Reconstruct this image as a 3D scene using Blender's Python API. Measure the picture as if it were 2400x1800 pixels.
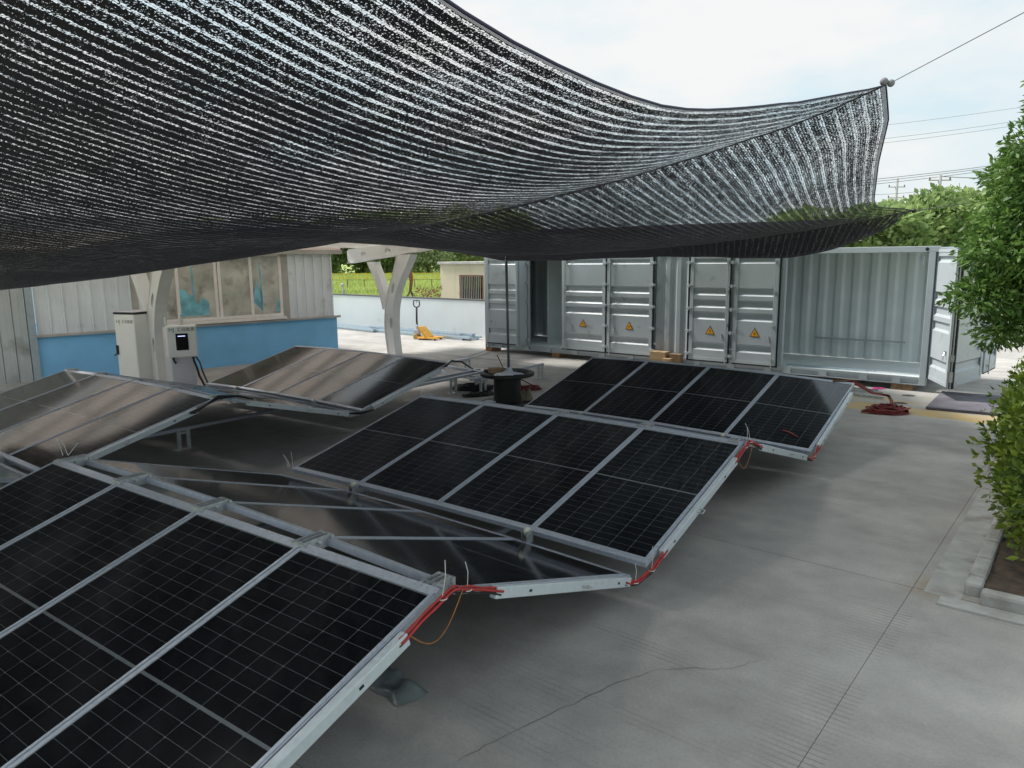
import bpy, bmesh, math, random
from mathutils import Vector, Matrix, Quaternion, noise
random.seed(7)
R = math.radians
SC = bpy.context.scene
for o in list(bpy.data.objects): bpy.data.objects.remove(o)
C = SC.collection

# ------------------------------------------------------------------ camera
PITCH, ROLL, CAMH = 0.16752, 0.01054, 2.7954
c, s = math.cos(PITCH), math.sin(PITCH); cr, sr = math.cos(ROLL), math.sin(ROLL)
fwd = Vector((0, c, -s)); down = Vector((0, -s, -c)); rgt = Vector((1, 0, 0))
r2 = cr*rgt + sr*down; d2 = -sr*rgt + cr*down
cam = bpy.data.cameras.new('camera'); co = bpy.data.objects.new('camera', cam); C.objects.link(co)
M = Matrix((r2, -d2, -fwd)).transposed().to_4x4(); M.translation = Vector((0, 0, CAMH)); co.matrix_world = M
cam.sensor_width = 36; cam.lens = 36*1722.1/2400; cam.clip_start = .05; cam.clip_end = 3000
SC.camera = co
# ------------------------------------------------------------------ world + sun
SUN_EL, SUN_AZ = 52, -60      # azimuth measured from +Y towards +X
W = bpy.data.worlds.new("World"); SC.world = W; W.use_nodes = True
nt = W.node_tree; nt.nodes.clear()
N = nt.nodes.new; L = nt.links.new
sky = N('ShaderNodeTexSky'); sky.sky_type = 'NISHITA'; sky.sun_disc = False
sky.sun_elevation = R(SUN_EL); sky.sun_rotation = R(SUN_AZ); sky.air_density = 1.2; sky.dust_density = 4; sky.ozone_density = 1.2
tc = N('ShaderNodeTexCoord'); mp = N('ShaderNodeMapping'); mp.inputs['Scale'].default_value = (1, 1, 2.6); mp.inputs['Location'].default_value = (.4, .1, .62)
nz = N('ShaderNodeTexNoise'); nz.inputs['Scale'].default_value = 2.2; nz.inputs['Detail'].default_value = 7; nz.inputs['Roughness'].default_value = .55
rp = N('ShaderNodeValToRGB'); rp.color_ramp.elements[0].position = .42; rp.color_ramp.elements[0].color = (.84, .84, .84, 1)
rp.color_ramp.elements[1].position = .62; rp.color_ramp.elements[1].color = (.97, .97, .97, 1)
mx = N('ShaderNodeMix'); mx.data_type = 'RGBA'
CLOUD = 9.1
mc = N('ShaderNodeMix'); mc.data_type = 'RGBA'; mc.inputs['A'].default_value = (7.5, 9.2, 9.9, 1); mc.inputs['B'].default_value = (9.3, 9.4, 9.4, 1)
rc = N('ShaderNodeValToRGB'); rc.color_ramp.elements[0].position = .44; rc.color_ramp.elements[1].position = .60
L(nz.outputs['Fac'], rc.inputs['Fac']); L(rc.outputs['Color'], mc.inputs['Factor']); L(mc.outputs['Result'], mx.inputs['B'])
bg = N('ShaderNodeBackground'); bg.inputs['Strength'].default_value = .078
wo = N('ShaderNodeOutputWorld')
L(tc.outputs['Generated'], mp.inputs['Vector']); L(mp.outputs[0], nz.inputs['Vector']); L(nz.outputs['Fac'], rp.inputs['Fac'])
L(rp.outputs['Color'], mx.inputs['Factor']); L(sky.outputs[0], mx.inputs['A']); L(mx.outputs['Result'], bg.inputs['Color']); L(bg.outputs[0], wo.inputs['Surface'])
sl = bpy.data.lights.new('sun', 'SUN'); sl.energy = 4.4; sl.angle = R(12); sl.color = (1, .96, .9)
so = bpy.data.objects.new('sun', sl); C.objects.link(so)
sd = Vector((math.sin(R(SUN_AZ))*math.cos(R(SUN_EL)), math.cos(R(SUN_AZ))*math.cos(R(SUN_EL)), math.sin(R(SUN_EL))))
so.rotation_euler = sd.to_track_quat('Z', 'Y').to_euler(); so.location = sd*50
SC.view_settings.view_transform = 'Standard'; SC.view_settings.look = 'None'; SC.view_settings.gamma = 1
SC.view_settings.exposure = 0.38; SC.view_settings.use_curve_mapping = False
SC.render.engine = 'CYCLES'
SC.cycles.transparent_max_bounces = 12; SC.cycles.max_bounces = 6; SC.cycles.caustics_reflective = False; SC.cycles.caustics_refractive = False

# ------------------------------------------------------------------ materials
def mat(name, col, rough=.6, metal=0, nscale=8, namt=.12, bump=0, bscale=60, spec=.5, coat=0, detail=5, stretch=None, spots=None):
    m = bpy.data.materials.new(name); m.use_nodes = True; t = m.node_tree; n = t.nodes; l = t.links
    b = n['Principled BSDF']; b.inputs['Roughness'].default_value = rough; b.inputs['Metallic'].default_value = metal
    b.inputs['Specular IOR Level'].default_value = spec; b.inputs['Coat Weight'].default_value = coat; b.inputs['Coat Roughness'].default_value = .06
    g = n.new('ShaderNodeNewGeometry'); v = g.outputs['Position']
    if stretch:
        mm = n.new('ShaderNodeMapping'); mm.inputs['Scale'].default_value = stretch; l.new(v, mm.inputs['Vector']); v = mm.outputs[0]
    z = n.new('ShaderNodeTexNoise'); z.inputs['Scale'].default_value = nscale; z.inputs['Detail'].default_value = detail; l.new(v, z.inputs['Vector'])
    r = n.new('ShaderNodeMapRange'); r.inputs['From Min'].default_value = .3; r.inputs['From Max'].default_value = .7
    r.inputs['To Min'].default_value = 1-namt; r.inputs['To Max'].default_value = 1+namt; l.new(z.outputs['Fac'], r.inputs['Value'])
    h = n.new('ShaderNodeHueSaturation'); h.inputs['Color'].default_value = (*col, 1); l.new(r.outputs[0], h.inputs['Value'])
    out = h.outputs[0]
    if spots:
        z2 = n.new('ShaderNodeTexNoise'); z2.inputs['Scale'].default_value = spots[1]; z2.inputs['Detail'].default_value = 8; l.new(v, z2.inputs['Vector'])
        r2_ = n.new('ShaderNodeMapRange'); r2_.inputs['From Min'].default_value = spots[2]; r2_.inputs['From Max'].default_value = spots[2]+spots[3]; l.new(z2.outputs['Fac'], r2_.inputs['Value'])
        x = n.new('ShaderNodeMix'); x.data_type = 'RGBA'; x.inputs['B'].default_value = (*spots[0], 1)
        l.new(r2_.outputs[0], x.inputs['Factor']); l.new(out, x.inputs['A']); out = x.outputs['Result']
    l.new(out, b.inputs['Base Color'])
    if bump:
        zb = n.new('ShaderNodeTexNoise'); zb.inputs['Scale'].default_value = bscale; zb.inputs['Detail'].default_value = 4; l.new(v, zb.inputs['Vector'])
        bb = n.new('ShaderNodeBump'); bb.inputs['Strength'].default_value = bump; bb.inputs['Distance'].default_value = .01
        l.new(zb.outputs['Fac'], bb.inputs['Height']); l.new(bb.outputs[0], b.inputs['Normal'])
    return m

alu = mat('aluminium', (.45, .49, .56), .48, .35, 30, .10, stretch=(1, 1, .3))
alu_w = mat('anodised_tray', (.60, .66, .70), .5, .35, 20, .06)
galv = mat('galvanised_steel', (.52, .55, .57), .42, .7, 25, .18)
galv_b = mat('galvanised_blue', (.50, .60, .68), .4, .5, 15, .15)
cellm = mat('silicon_cell', (.003, .004, .006), .09, 0, 3, .3, coat=0, spec=.45)
backm = mat('module_backsheet', (.15, .165, .17), .10, 0, 10, .05, spec=.45)
cont = mat('container_paint', (.44, .49, .52), .42, 0, 1.3, .06, spots=((.25, .26, .25), 2.2, .62, .15))
cont_in = mat('container_inside_paint', (.80, .86, .87), .5, 0, 1.5, .06)
rubber = mat('black_rubber', (.012, .014, .02), .6)
steel = mat('zinc_rod', (.50, .52, .54), .35, .6, 30, .1)
wood = mat('timber', (.32, .18, .08), .75, 0, 14, .3, stretch=(1, 1, 6))
wood2 = mat('weathered_timber', (.20, .13, .07), .8, 0, 14, .3)
card = mat('cardboard', (.36, .25, .14), .85, 0, 5, .1)
white_sheet = mat('white_sheet_metal', (.74, .80, .84), .5, 0, 1.2, .07, spots=((.38, .38, .35), 1.7, .6, .2))
grey_sheet = mat('grey_sheet_metal', (.44, .48, .49), .55, 0, 1.3, .1, spots=((.2, .22, .2), 1.5, .58, .2))
blue_wall = mat('blue_paint', (.22, .55, .88), .75, 0, 1.5, .08, bump=.3, bscale=25)
ledge_m = mat('ledge_metal', (.42, .41, .39), .6, 0, 3, .15)
white_wall = mat('white_render', (.70, .74, .76), .85, 0, .7, .06, spots=((.42, .41, .38), 1.1, .70, .18))
capm = mat('dark_wall_cap', (.10, .10, .10), .8)
cpaint = mat('carport_white_steel', (.69, .70, .69), .45, 0, 2, .05)
beige_sheet = mat('carport_roof_underside', (.54, .49, .46), .5, 0, 2, .06)
_t = beige_sheet.node_tree; _tr = _t.nodes.new('ShaderNodeBsdfTranslucent'); _tr.inputs['Color'].default_value = (.90, .84, .80, 1); _ms = _t.nodes.new('ShaderNodeMixShader'); _ms.inputs[0].default_value = .72
_t.links.new(_t.nodes['Principled BSDF'].outputs[0], _ms.inputs[1]); _t.links.new(_tr.outputs[0], _ms.inputs[2]); _t.links.new(_ms.outputs[0], _t.nodes['Material Output'].inputs['Surface'])
cabm = mat('cabinet_white', (.80, .81, .78), .5, 0, 2, .04)
cabb = mat('cabinet_black', (.012, .012, .014), .4)
screen_m = mat('dark_glass', (.006, .007, .008), .12)
ped = mat('pedestal_grey', (.60, .60, .66), .55, 0, 2, .04)
red_c = mat('red_cable', (.40, .03, .03), .45, 0, 20, .15)
dred_c = mat('dark_red_cable', (.20, .022, .02), .55, 0, 8, .5)
blk_c = mat('black_cable', (.012, .012, .014), .5)
orange_c = mat('brown_wire', (.35, .13, .03), .5)
nylon = mat('white_nylon', (.7, .7, .68), .5)
wheel_m = mat('cream_nylon_wheel', (.62, .62, .50), .5)
spoolm = mat('spool_plastic', (.008, .011, .011), .55, 0, 10, .3)
cloth = mat('white_cloth', (.62, .66, .74), .85, 0, 10, .1, bump=.5, bscale=30)
yellow = mat('sign_yellow', (.75, .34, .005), .5)
black = mat('print_black', (.01, .01, .01), .5)
green_p = mat('print_green', (.01, .22, .12), .5)
ypaint = mat('yellow_machine_paint', (.72, .36, .03), .5, 0, 8, .12)
yfence = mat('yellow_fence_paint', (.75, .55, .03), .6)
cream = mat('cream_hut_sheet', (.58, .52, .38), .7, 0, .8, .08, spots=((.35, .20, .10), 1.2, .64, .12))
rust = mat('rust', (.16, .06, .03), .9, 0, 6, .3)
glassd = mat('dusty_window_glass', (.46, .46, .42), .18, 0, 2.2, .3, spots=((.22, .215, .19), 2.6, .50, .2))
film = mat('blue_plastic_film', (.20, .50, .60), .35, 0, 5, .3)
winf = mat('window_frame_white', (.80, .78, .75), .5, 0, 5, .08)
soil = mat('soil', (.075, .055, .04), .95, 0, 9, .5, bump=1, bscale=20)
kerb_m = mat('kerb_concrete', (.40, .40, .38), .9, 0, 5, .15, bump=.5, bscale=40, spots=((.22, .20, .17), 3, .55, .2))
matm = mat('rubber_mat', (.135, .125, .15), .8, 0, 2, .3, spots=((.06, .055, .07), 1.2, .56, .15))
bark = mat('bark', (.10, .075, .055), .9, 0, 12, .3)
drybr = mat('dry_wood', (.22, .10, .06), .9, 0, 12, .3)
pink = mat('pink_paper', (.80, .05, .30), .7)
bagm = mat('grey_plastic_bag', (.16, .19, .19), .3, 0, 8, .3)
bottle_m = mat('bottle_plastic', (.55, .60, .58), .15, 0, 5, .1)
poly = mat('utility_concrete', (.36, .36, .36), .9)
wirem = mat('overhead_wire', (.12, .12, .13), .6)

def leafmat(name, c1, c2, scale=1.2, trans=.35, rough=.45):
    m = bpy.data.materials.new(name); m.use_nodes = True; t = m.node_tree; n = t.nodes; l = t.links
    b = n['Principled BSDF']; b.inputs['Roughness'].default_value = rough; b.inputs['Specular IOR Level'].default_value = .35
    oi = n.new('ShaderNodeNewGeometry'); z = n.new('ShaderNodeTexNoise'); z.inputs['Scale'].default_value = scale; z.inputs['Detail'].default_value = 3
    l.new(oi.outputs['Position'], z.inputs['Vector'])
    a = n.new('ShaderNodeMath'); a.operation = 'MULTIPLY_ADD'; a.inputs[1].default_value = .45; l.new(oi.outputs['Random Per Island'], a.inputs[0]); 
    a2 = n.new('ShaderNodeMath'); a2.operation = 'MULTIPLY_ADD'; a2.inputs[1].default_value = 1.5; a2.inputs[2].default_value = -.5
    l.new(z.outputs['Fac'], a2.inputs[0]); l.new(a2.outputs[0], a.inputs[2])
    x = n.new('ShaderNodeMix'); x.data_type = 'RGBA'; x.inputs['A'].default_value = (*c1, 1); x.inputs['B'].default_value = (*c2, 1)
    l.new(a.outputs[0], x.inputs['Factor']); l.new(x.outputs['Result'], b.inputs['Base Color'])
    tr = n.new('ShaderNodeBsdfTranslucent'); l.new(x.outputs['Result'], tr.inputs['Color'])
    ms = n.new('ShaderNodeMixShader'); ms.inputs[0].default_value = trans
    l.new(b.outputs[0], ms.inputs[1]); l.new(tr.outputs[0], ms.inputs[2]); l.new(ms.outputs[0], n['Material Output'].inputs['Surface'])
    return m
leaf_tree = leafmat('tree_leaf', (.03, .085, .02), (.20, .33, .07), 1.6)
leaf_hedge = leafmat('hedge_leaf', (.025, .075, .02), (.30, .38, .04), 2.2, .25, .35)
leaf_far = leafmat('far_leaf', (.13, .22, .07), (.42, .52, .22), .35, .45)
leaf_dark = leafmat('dark_far_leaf', (.15, .24, .09), (.45, .52, .24), .3, .5)
leaf_pale = leafmat('pale_far_leaf', (.30, .38, .20), (.75, .78, .52), .4, .5)
leaf_dry = leafmat('dry_leaf', (.18, .07, .05), (.32, .16, .1), 3)
grassm = leafmat('grass_blade', (.28, .38, .09), (.56, .62, .22), .12, .45, .7)

def ground_mat():
    m = bpy.data.materials.new('concrete_yard'); m.use_nodes = True; t = m.node_tree; n = t.nodes; l = t.links
    b = n['Principled BSDF']; b.inputs['Roughness'].default_value = .82; b.inputs['Specular IOR Level'].default_value = .25
    g = n.new('ShaderNodeNewGeometry'); pos = g.outputs['Position']
    def noi(sc, det=6, vec=pos, ro=.6, dist=0):
        z = n.new('ShaderNodeTexNoise'); z.inputs['Scale'].default_value = sc; z.inputs['Detail'].default_value = det
        z.inputs['Roughness'].default_value = ro; z.inputs['Distortion'].default_value = dist; l.new(vec, z.inputs['Vector']); return z.outputs['Fac']
    def mr(v, a, b_, c_, d_):
        r = n.new('ShaderNodeMapRange'); 
        for k, q in zip(('From Min', 'From Max', 'To Min', 'To Max'), (a, b_, c_, d_)): r.inputs[k].default_value = q
        l.new(v, r.inputs['Value']); return r.outputs[0]
    def mul(a, b_):
        x = n.new('ShaderNodeMath'); x.operation = 'MULTIPLY'
        l.new(a, x.inputs[0]) if not isinstance(a, float) else None
        if isinstance(b_, float): x.inputs[1].default_value = b_
        else: l.new(b_, x.inputs[1])
        return x.outputs[0]
    # slab aligned frame: x along the long joints, y across
    rt = n.new('ShaderNodeVectorRotate'); rt.rotation_type = 'Z_AXIS'; rt.inputs['Angle'].default_value = -.88; l.new(pos, rt.inputs['Vector']); sv = rt.outputs[0]
    st = n.new('ShaderNodeMapping'); st.inputs['Scale'].default_value = (1.6, .22, 1); l.new(sv, st.inputs['Vector'])
    val = mul(mr(noi(.5), .3, .7, .86, 1.12), mr(noi(2.3, 8), .3, .7, .86, 1.12))
    val = mul(val, mr(noi(1.0, 7, st.outputs[0], .55, .6), .32, .7, .86, 1.10))
    val = mul(val, mr(noi(45, 6, ro=.75), .3, .7, .88, 1.11))
    val = mul(val, mr(noi(3.1, 3), .70, .74, 1., 1.16))
    val = mul(val, mr(noi(90, 3), .66, .76, 1., .62))
    # groups of broomed / dragged score lines running across the slab (along sv.y)
    sx = n.new('ShaderNodeSeparateXYZ'); l.new(sv, sx.inputs[0])
    wob = n.new('ShaderNodeMath'); wob.operation = 'MULTIPLY_ADD'; wob.inputs[1].default_value = .05; l.new(noi(.8, 2), wob.inputs[0]); l.new(sx.outputs['X'], wob.inputs[2])
    fr = n.new('ShaderNodeMath'); fr.operation = 'MULTIPLY'; fr.inputs[1].default_value = 2*math.pi/.052; l.new(wob.outputs[0], fr.inputs[0])
    sn = n.new('ShaderNodeMath'); sn.operation = 'SINE'; l.new(fr.outputs[0], sn.inputs[0])
    line = mr(sn.outputs[0], .55, 1., 0., 1.)
    s2 = n.new('ShaderNodeMapping'); s2.inputs['Scale'].default_value = (2.2, .45, 1); l.new(sv, s2.inputs['Vector'])
    brk = mr(noi(1.3, 5, s2.outputs[0]), .56, .76, 0., 1.)
    # stronger next to the long joint (sv.y of joint 2)
    jd = n.new('ShaderNodeMath'); jd.operation = 'SUBTRACT'; jd.inputs[1].default_value = 1.03; l.new(sx.outputs['Y'], jd.inputs[0])
    near = mr(jd.outputs[0], 0., .55, 1., 0.)
    nearside = mr(jd.outputs[0], -.02, 0., 0., 1.)
    patch = mr(noi(.9, 2), .45, .6, 0., 1.)
    nn = mul(mul(near, nearside), patch)
    mxm = n.new('ShaderNodeMath'); mxm.operation = 'MAXIMUM'; l.new(brk, mxm.inputs[0]); l.new(nn, mxm.inputs[1])
    groove = mul(line, mxm.outputs[0])
    wear = mr(groove, 0., 1., 1., .68); val = mul(val, wear)
    hs = n.new('ShaderNodeHueSaturation'); hs.inputs['Color'].default_value = (.395, .380, .358, 1); l.new(val, hs.inputs['Value'])
    # yellow dust band in front of the container: distance along container normal
    r3 = n.new('ShaderNodeVectorRotate'); r3.rotation_type = 'Z_AXIS'; r3.inputs['Angle'].default_value = .696; l.new(pos, r3.inputs['Vector'])
    s3 = n.new('ShaderNodeSeparateXYZ'); l.new(r3.outputs[0], s3.inputs[0])
    # container frame: origin (-.80,22.79) rotated -> along/away
    def band(o, a, b_, c_, d_):
        r_ = n.new('ShaderNodeMapRange'); r_.interpolation_type = 'SMOOTHSTEP'
        r_.inputs['From Min'].default_value = a; r_.inputs['From Max'].default_value = b_; l.new(o, r_.inputs['Value'])
        q_ = n.new('ShaderNodeMapRange'); q_.interpolation_type = 'SMOOTHSTEP'; q_.inputs['From Min'].default_value = c_; q_.inputs['From Max'].default_value = d_
        q_.inputs['To Min'].default_value = 1; q_.inputs['To Max'].default_value = 0; l.new(o, q_.inputs['Value'])
        return mul(r_.outputs[0], q_.outputs[0])
    ca, sa = math.cos(.696), math.sin(.696)
    vy = lambda x, y: x*sa+y*ca
    y0 = vy(6.32, 13.43)
    dn = n.new('ShaderNodeMath'); dn.operation = 'MULTIPLY_ADD'; dn.inputs[1].default_value = .5; l.new(noi(1.2, 5), dn.inputs[0]); l.new(s3.outputs['Y'], dn.inputs[2])
    edge = band(dn.outputs[0], y0+.18, y0+.34, y0+.75, y0+1.15)
    far_ = mul(band(dn.outputs[0], y0+1.15, y0+1.5, y0+2.0, y0+2.3), mr(noi(1.1, 5), .46, .6, 0., .8))
    mx_ = n.new('ShaderNodeMath'); mx_.operation = 'MAXIMUM'; l.new(edge, mx_.inputs[0]); l.new(far_, mx_.inputs[1])
    alongm = mr(s3.outputs['X'], -5.2, -4.6, 0., 1.)
    yfac = mul(mul(mx_.outputs[0], mr(noi(2.5, 6), .3, .55, .45, 1.)), alongm)
    x = n.new('ShaderNodeMix'); x.data_type = 'RGBA'; x.inputs['B'].default_value = (.52, .36, .13, 1)
    l.new(mul(yfac, .8), x.inputs['Factor']); l.new(hs.outputs[0], x.inputs['A'])
    # sandy stain at planter corner
    dd = n.new('ShaderNodeVectorMath'); dd.operation = 'DISTANCE'; dd.inputs[1].default_value = (3.62, 5.85, 0); l.new(pos, dd.inputs[0])
    dn2 = n.new('ShaderNodeMath'); dn2.operation = 'MULTIPLY_ADD'; dn2.inputs[1].default_value = .5; l.new(noi(4, 5), dn2.inputs[0]); l.new(dd.outputs['Value'], dn2.inputs[2])
    x2 = n.new('ShaderNodeMix'); x2.data_type = 'RGBA'; x2.inputs['B'].default_value = (.30, .24, .16, 1)
    l.new(mr(dn2.outputs[0], .32, .62, .7, 0.), x2.inputs['Factor']); l.new(x.outputs['Result'], x2.inputs['A'])
    l.new(x2.outputs['Result'], b.inputs['Base Color'])
    bp = n.new('ShaderNodeBump'); bp.inputs['Strength'].default_value = .5; bp.inputs['Distance'].default_value = .006
    hh = n.new('ShaderNodeMath'); hh.operation = 'SUBTRACT'; l.new(noi(70, 5), hh.inputs[0]); l.new(groove, hh.inputs[1]); l.new(hh.outputs[0], bp.inputs['Height']); l.new(bp.outputs[0], b.inputs['Normal'])
    return m
concrete = ground_mat()
jointm = mat('joint_dirt', (.09, .088, .08), .95)
fieldm = mat('field_ground', (.34, .42, .12), .95, 0, .15, .25)

# ------------------------------------------------------------------ mesh helpers
class MB:
    def __init__(s): s.v = []; s.f = []; s.m = []
    def add(s, vs, fs, mi=0):
        o = len(s.v); s.v += [tuple(v) for v in vs]; s.f += [[i+o for i in f] for f in fs]; s.m += [mi]*len(fs); return s
    def box(s, x0, x1, y0, y1, z0, z1, mi=0, T=None):
        vs = [Vector((x, y, z)) for z in (z0, z1) for y in (y0, y1) for x in (x0, x1)]
        if T: vs = [T @ v for v in vs]
        return s.add(vs, [(0, 2, 3, 1), (4, 5, 7, 6), (0, 1, 5, 4), (2, 6, 7, 3), (0, 4, 6, 2), (1, 3, 7, 5)], mi)
    def beam(s, a, b, w, h, up=(0, 0, 1), mi=0):
        a = Vector(a); b = Vector(b); d = (b-a); L_ = d.length; d.normalize(); u = Vector(up); x = d.cross(u).normalized(); z = x.cross(d)
        T = Matrix((d, x, z)).transposed().to_4x4(); T.translation = a
        return s.box(0, L_, -w/2, w/2, -h/2, h/2, mi, T)
    def tube(s, pts, r, n=8, mi=0, caps=True):
        pts = [Vector(p) for p in pts]; rs = r if isinstance(r, (list, tuple)) else [r]*len(pts)
        o = len(s.v); prev = None
        for i, p in enumerate(pts):
            t = (pts[min(i+1, len(pts)-1)]-pts[max(i-1, 0)])
            if t.length < 1e-9: t = Vector((0, 0, 1))
            t.normalize()
            if prev is None: prev = t.orthogonal().normalized()
            prev = (prev - t*prev.dot(t)); prev = prev.normalized() if prev.length > 1e-6 else t.orthogonal().normalized()
            q = t.cross(prev)
            for k in range(n):
                a = 2*math.pi*k/n; s.v.append(tuple(p+(prev*math.cos(a)+q*math.sin(a))*rs[i]))
        for i in range(len(pts)-1):
            for k in range(n):
                a = o+i*n+k; b = o+i*n+(k+1) % n; s.f.append([a, b, b+n, a+n]); s.m.append(mi)
        if caps:
            s.f.append([o+k for k in range(n)][::-1]); s.m.append(mi); e = o+(len(pts)-1)*n; s.f.append([e+k for k in range(n)]); s.m.append(mi)
        return s
    def lathe(s, prof, n=32, mi=0, origin=(0, 0, 0)):
        ox, oy, oz = origin; o = len(s.v)
        for r, z in prof:
            for k in range(n):
                a = 2*math.pi*k/n; s.v.append((ox+r*math.cos(a), oy+r*math.sin(a), oz+z))
        for i in range(len(prof)-1):
            for k in range(n):
                a = o+i*n+k; b = o+i*n+(k+1) % n; s.f.append([a, b, b+n, a+n]); s.m.append(mi)
        return s
    def sphere(s, c_, r, n=10, mi=0, sq=1):
        return s.lathe([(max(1e-4, r*math.sin(math.pi*i/n)), -r*sq*math.cos(math.pi*i/n)) for i in range(n+1)], 12, mi, c_)
    def mesh(s, name, mats, smooth=False, uv=None):
        me = bpy.data.meshes.new(name); me.from_pydata(s.v, [], s.f)
        for m in (mats if isinstance(mats, (list, tuple)) else [mats]): me.materials.append(m)
        me.polygons.foreach_set('material_index', s.m)
        if smooth: me.polygons.foreach_set('use_smooth', [True]*len(s.f))
        me.update(); return me
    def build(s, name, mats, parent=None, smooth=False, bevel=0, **kw):
        return link(name, s.mesh(name, mats, smooth), parent, bevel=bevel, **kw)
def link(name, me, parent=None, loc=None, rot=None, mw=None, bevel=0, label=None, cat=None, group=None, kind=None):
    o = bpy.data.objects.new(name, me); C.objects.link(o)
    if parent: o.parent = parent
    if loc is not None: o.location = loc
    if rot is not None: o.rotation_euler = rot
    if mw is not None: o.matrix_local = mw
    if bevel:
        b = o.modifiers.new('bevel', 'BEVEL'); b.width = bevel; b.segments = 2; b.limit_method = 'ANGLE'
    tag(o, label, cat, group, kind); return o
def tag(o, label=None, cat=None, group=None, kind=None):
    if label: o['label'] = label
    if cat: o['category'] = cat
    if group: o['group'] = group
    if kind: o['kind'] = kind
    return o
def thing(name, label, cat, loc=(0, 0, 0), rz=0, group=None):
    o = bpy.data.objects.new(name, None); o.empty_display_size = .1; C.objects.link(o); o.location = loc; o.rotation_euler = (0, 0, rz)
    return tag(o, label, cat, group)
def interp(tab, x):
    if x <= tab[0][0]: return tab[0][1]
    for (a, fa), (b, fb) in zip(tab, tab[1:]):
        if x <= b:
            u = (x-a)/(b-a); return fa+(fb-fa)*u
    return tab[-1][1]
def smooth_tab(tab, x, w):
    return sum(interp(tab, x+w*k/3)*wt for k, wt in zip((-3, -2, -1, 0, 1, 2, 3), (1, 2, 3, 4, 3, 2, 1)))/16
def plate(outer, holes, th, T, mb, mi=0):
    """flat plate with holes in local xz, thickness along y, transformed by T"""
    bm = bmesh.new(); es = []
    for lp in [outer]+holes:
        vs = [bm.verts.new((x, 0, z)) for x, z in lp]
        es += [bm.edges.new((vs[i], vs[(i+1) % len(vs)])) for i in range(len(vs))]
    bmesh.ops.triangle_fill(bm, edges=es, use_beauty=True)
    bm.verts.index_update(); vs = [v.co.copy() for v in bm.verts]; fs = [[v.index for v in f.verts] for f in bm.faces]
    nv = len(vs); A = [T @ (v+Vector((0, -th/2, 0))) for v in vs]+[T @ (v+Vector((0, th/2, 0))) for v in vs]
    F = [f for f in fs]+[[i+nv for i in reversed(f)] for f in fs]
    o = 0
    for lp in [outer]+holes:
        k = len(lp)
        for i in range(k): a = o+i; b = o+(i+1) % k; F.append([a, b, b+nv, a+nv])
        o += k
    bm.free(); mb.add(A, F, mi)

# ------------------------------------------------------------------ GROUND
g = MB(); g.add([(-900, -60, -.06), (900, -60, -.06), (900, 1500, -.06), (-900, 1500, -.06)], [(0, 1, 2, 3)])
g.build('ground', fieldm, kind='structure')
# yard: sub-base, with concrete slabs as parts
SA = .88
yard = bpy.data.objects.new('concrete_yard', None); C.objects.link(yard); yard.location = (3.33, 5.80, 0); yard.rotation_euler = (0, 0, SA); tag(yard, kind='structure')
b = MB(); b.box(-12, 31, -9, 27, -.055, -.012); b.build('yard_base', jointm, yard)
xs = [-9.0, -4.5, 0.12, 4.55, 9.0, 13.4, 17.8, 22.2, 26.6, 31]; ys = [-8.6, -4.3, 0, 4.3, 8.6, 12.9, 17.2, 21.5, 26]
for i in range(len(xs)-1):
    for j in range(len(ys)-1):
        w = .0022
        b = MB(); b.box(xs[i]+w, xs[i+1]-w, ys[j]+w, ys[j+1]-w, -.05, random.uniform(-.002, .002))
        b.build('concrete_slab', concrete, yard)
# cracks (thin recessed-dark ribbons lying in the slab)
def crack(pts, w):
    mb = MB(); P = []
    for (x0, y0), (x1, y1) in zip(pts, pts[1:]):
        for k in range(6):
            u = k/6; P.append(Vector((x0+(x1-x0)*u+random.uniform(-.012, .012), y0+(y1-y0)*u+random.uniform(-.012, .012), .0045)))
    P.append(Vector((*pts[-1], .0045)))
    vs = []
    for i, p in enumerate(P):
        t = (P[min(i+1, len(P)-1)]-P[max(0, i-1)]).normalized(); q = Vector((-t.y, t.x, 0)); ww = w*random.uniform(.4, 1.2)*min(1, .2+2*math.sin(math.pi*(i+.5)/len(P)))
        vs += [p-q*ww, p+q*ww]
    mb.add(vs, [(2*i, 2*i+1, 2*i+3, 2*i+2) for i in range(len(P)-1)]); o = mb.build('crack', jointm); tag(o, kind='structure'); return o
crack([(-.4, 3.69), (-.12, 3.91), (.3, 4.23), (.69, 4.51), (.98, 4.66), (1.22, 4.68), (1.45, 4.65), (1.75, 4.78)], .0018)
crack([(-2.1, 21.9), (-1.3, 21.2), (-.2, 20.6), (.7, 19.6), (1.6, 18.5)], .02)
# gutter strips + planter
plv = Vector((math.cos(.89), math.sin(.89), 0)); plu = Vector((math.sin(.89), -math.cos(.89), 0))
P0 = Vector((3.74, 5.74, 0))
pl = thing('planter_bed', 'concrete kerbed planting bed with bare soil beside the right edge of the yard', 'planter', P0, .89)
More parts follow.
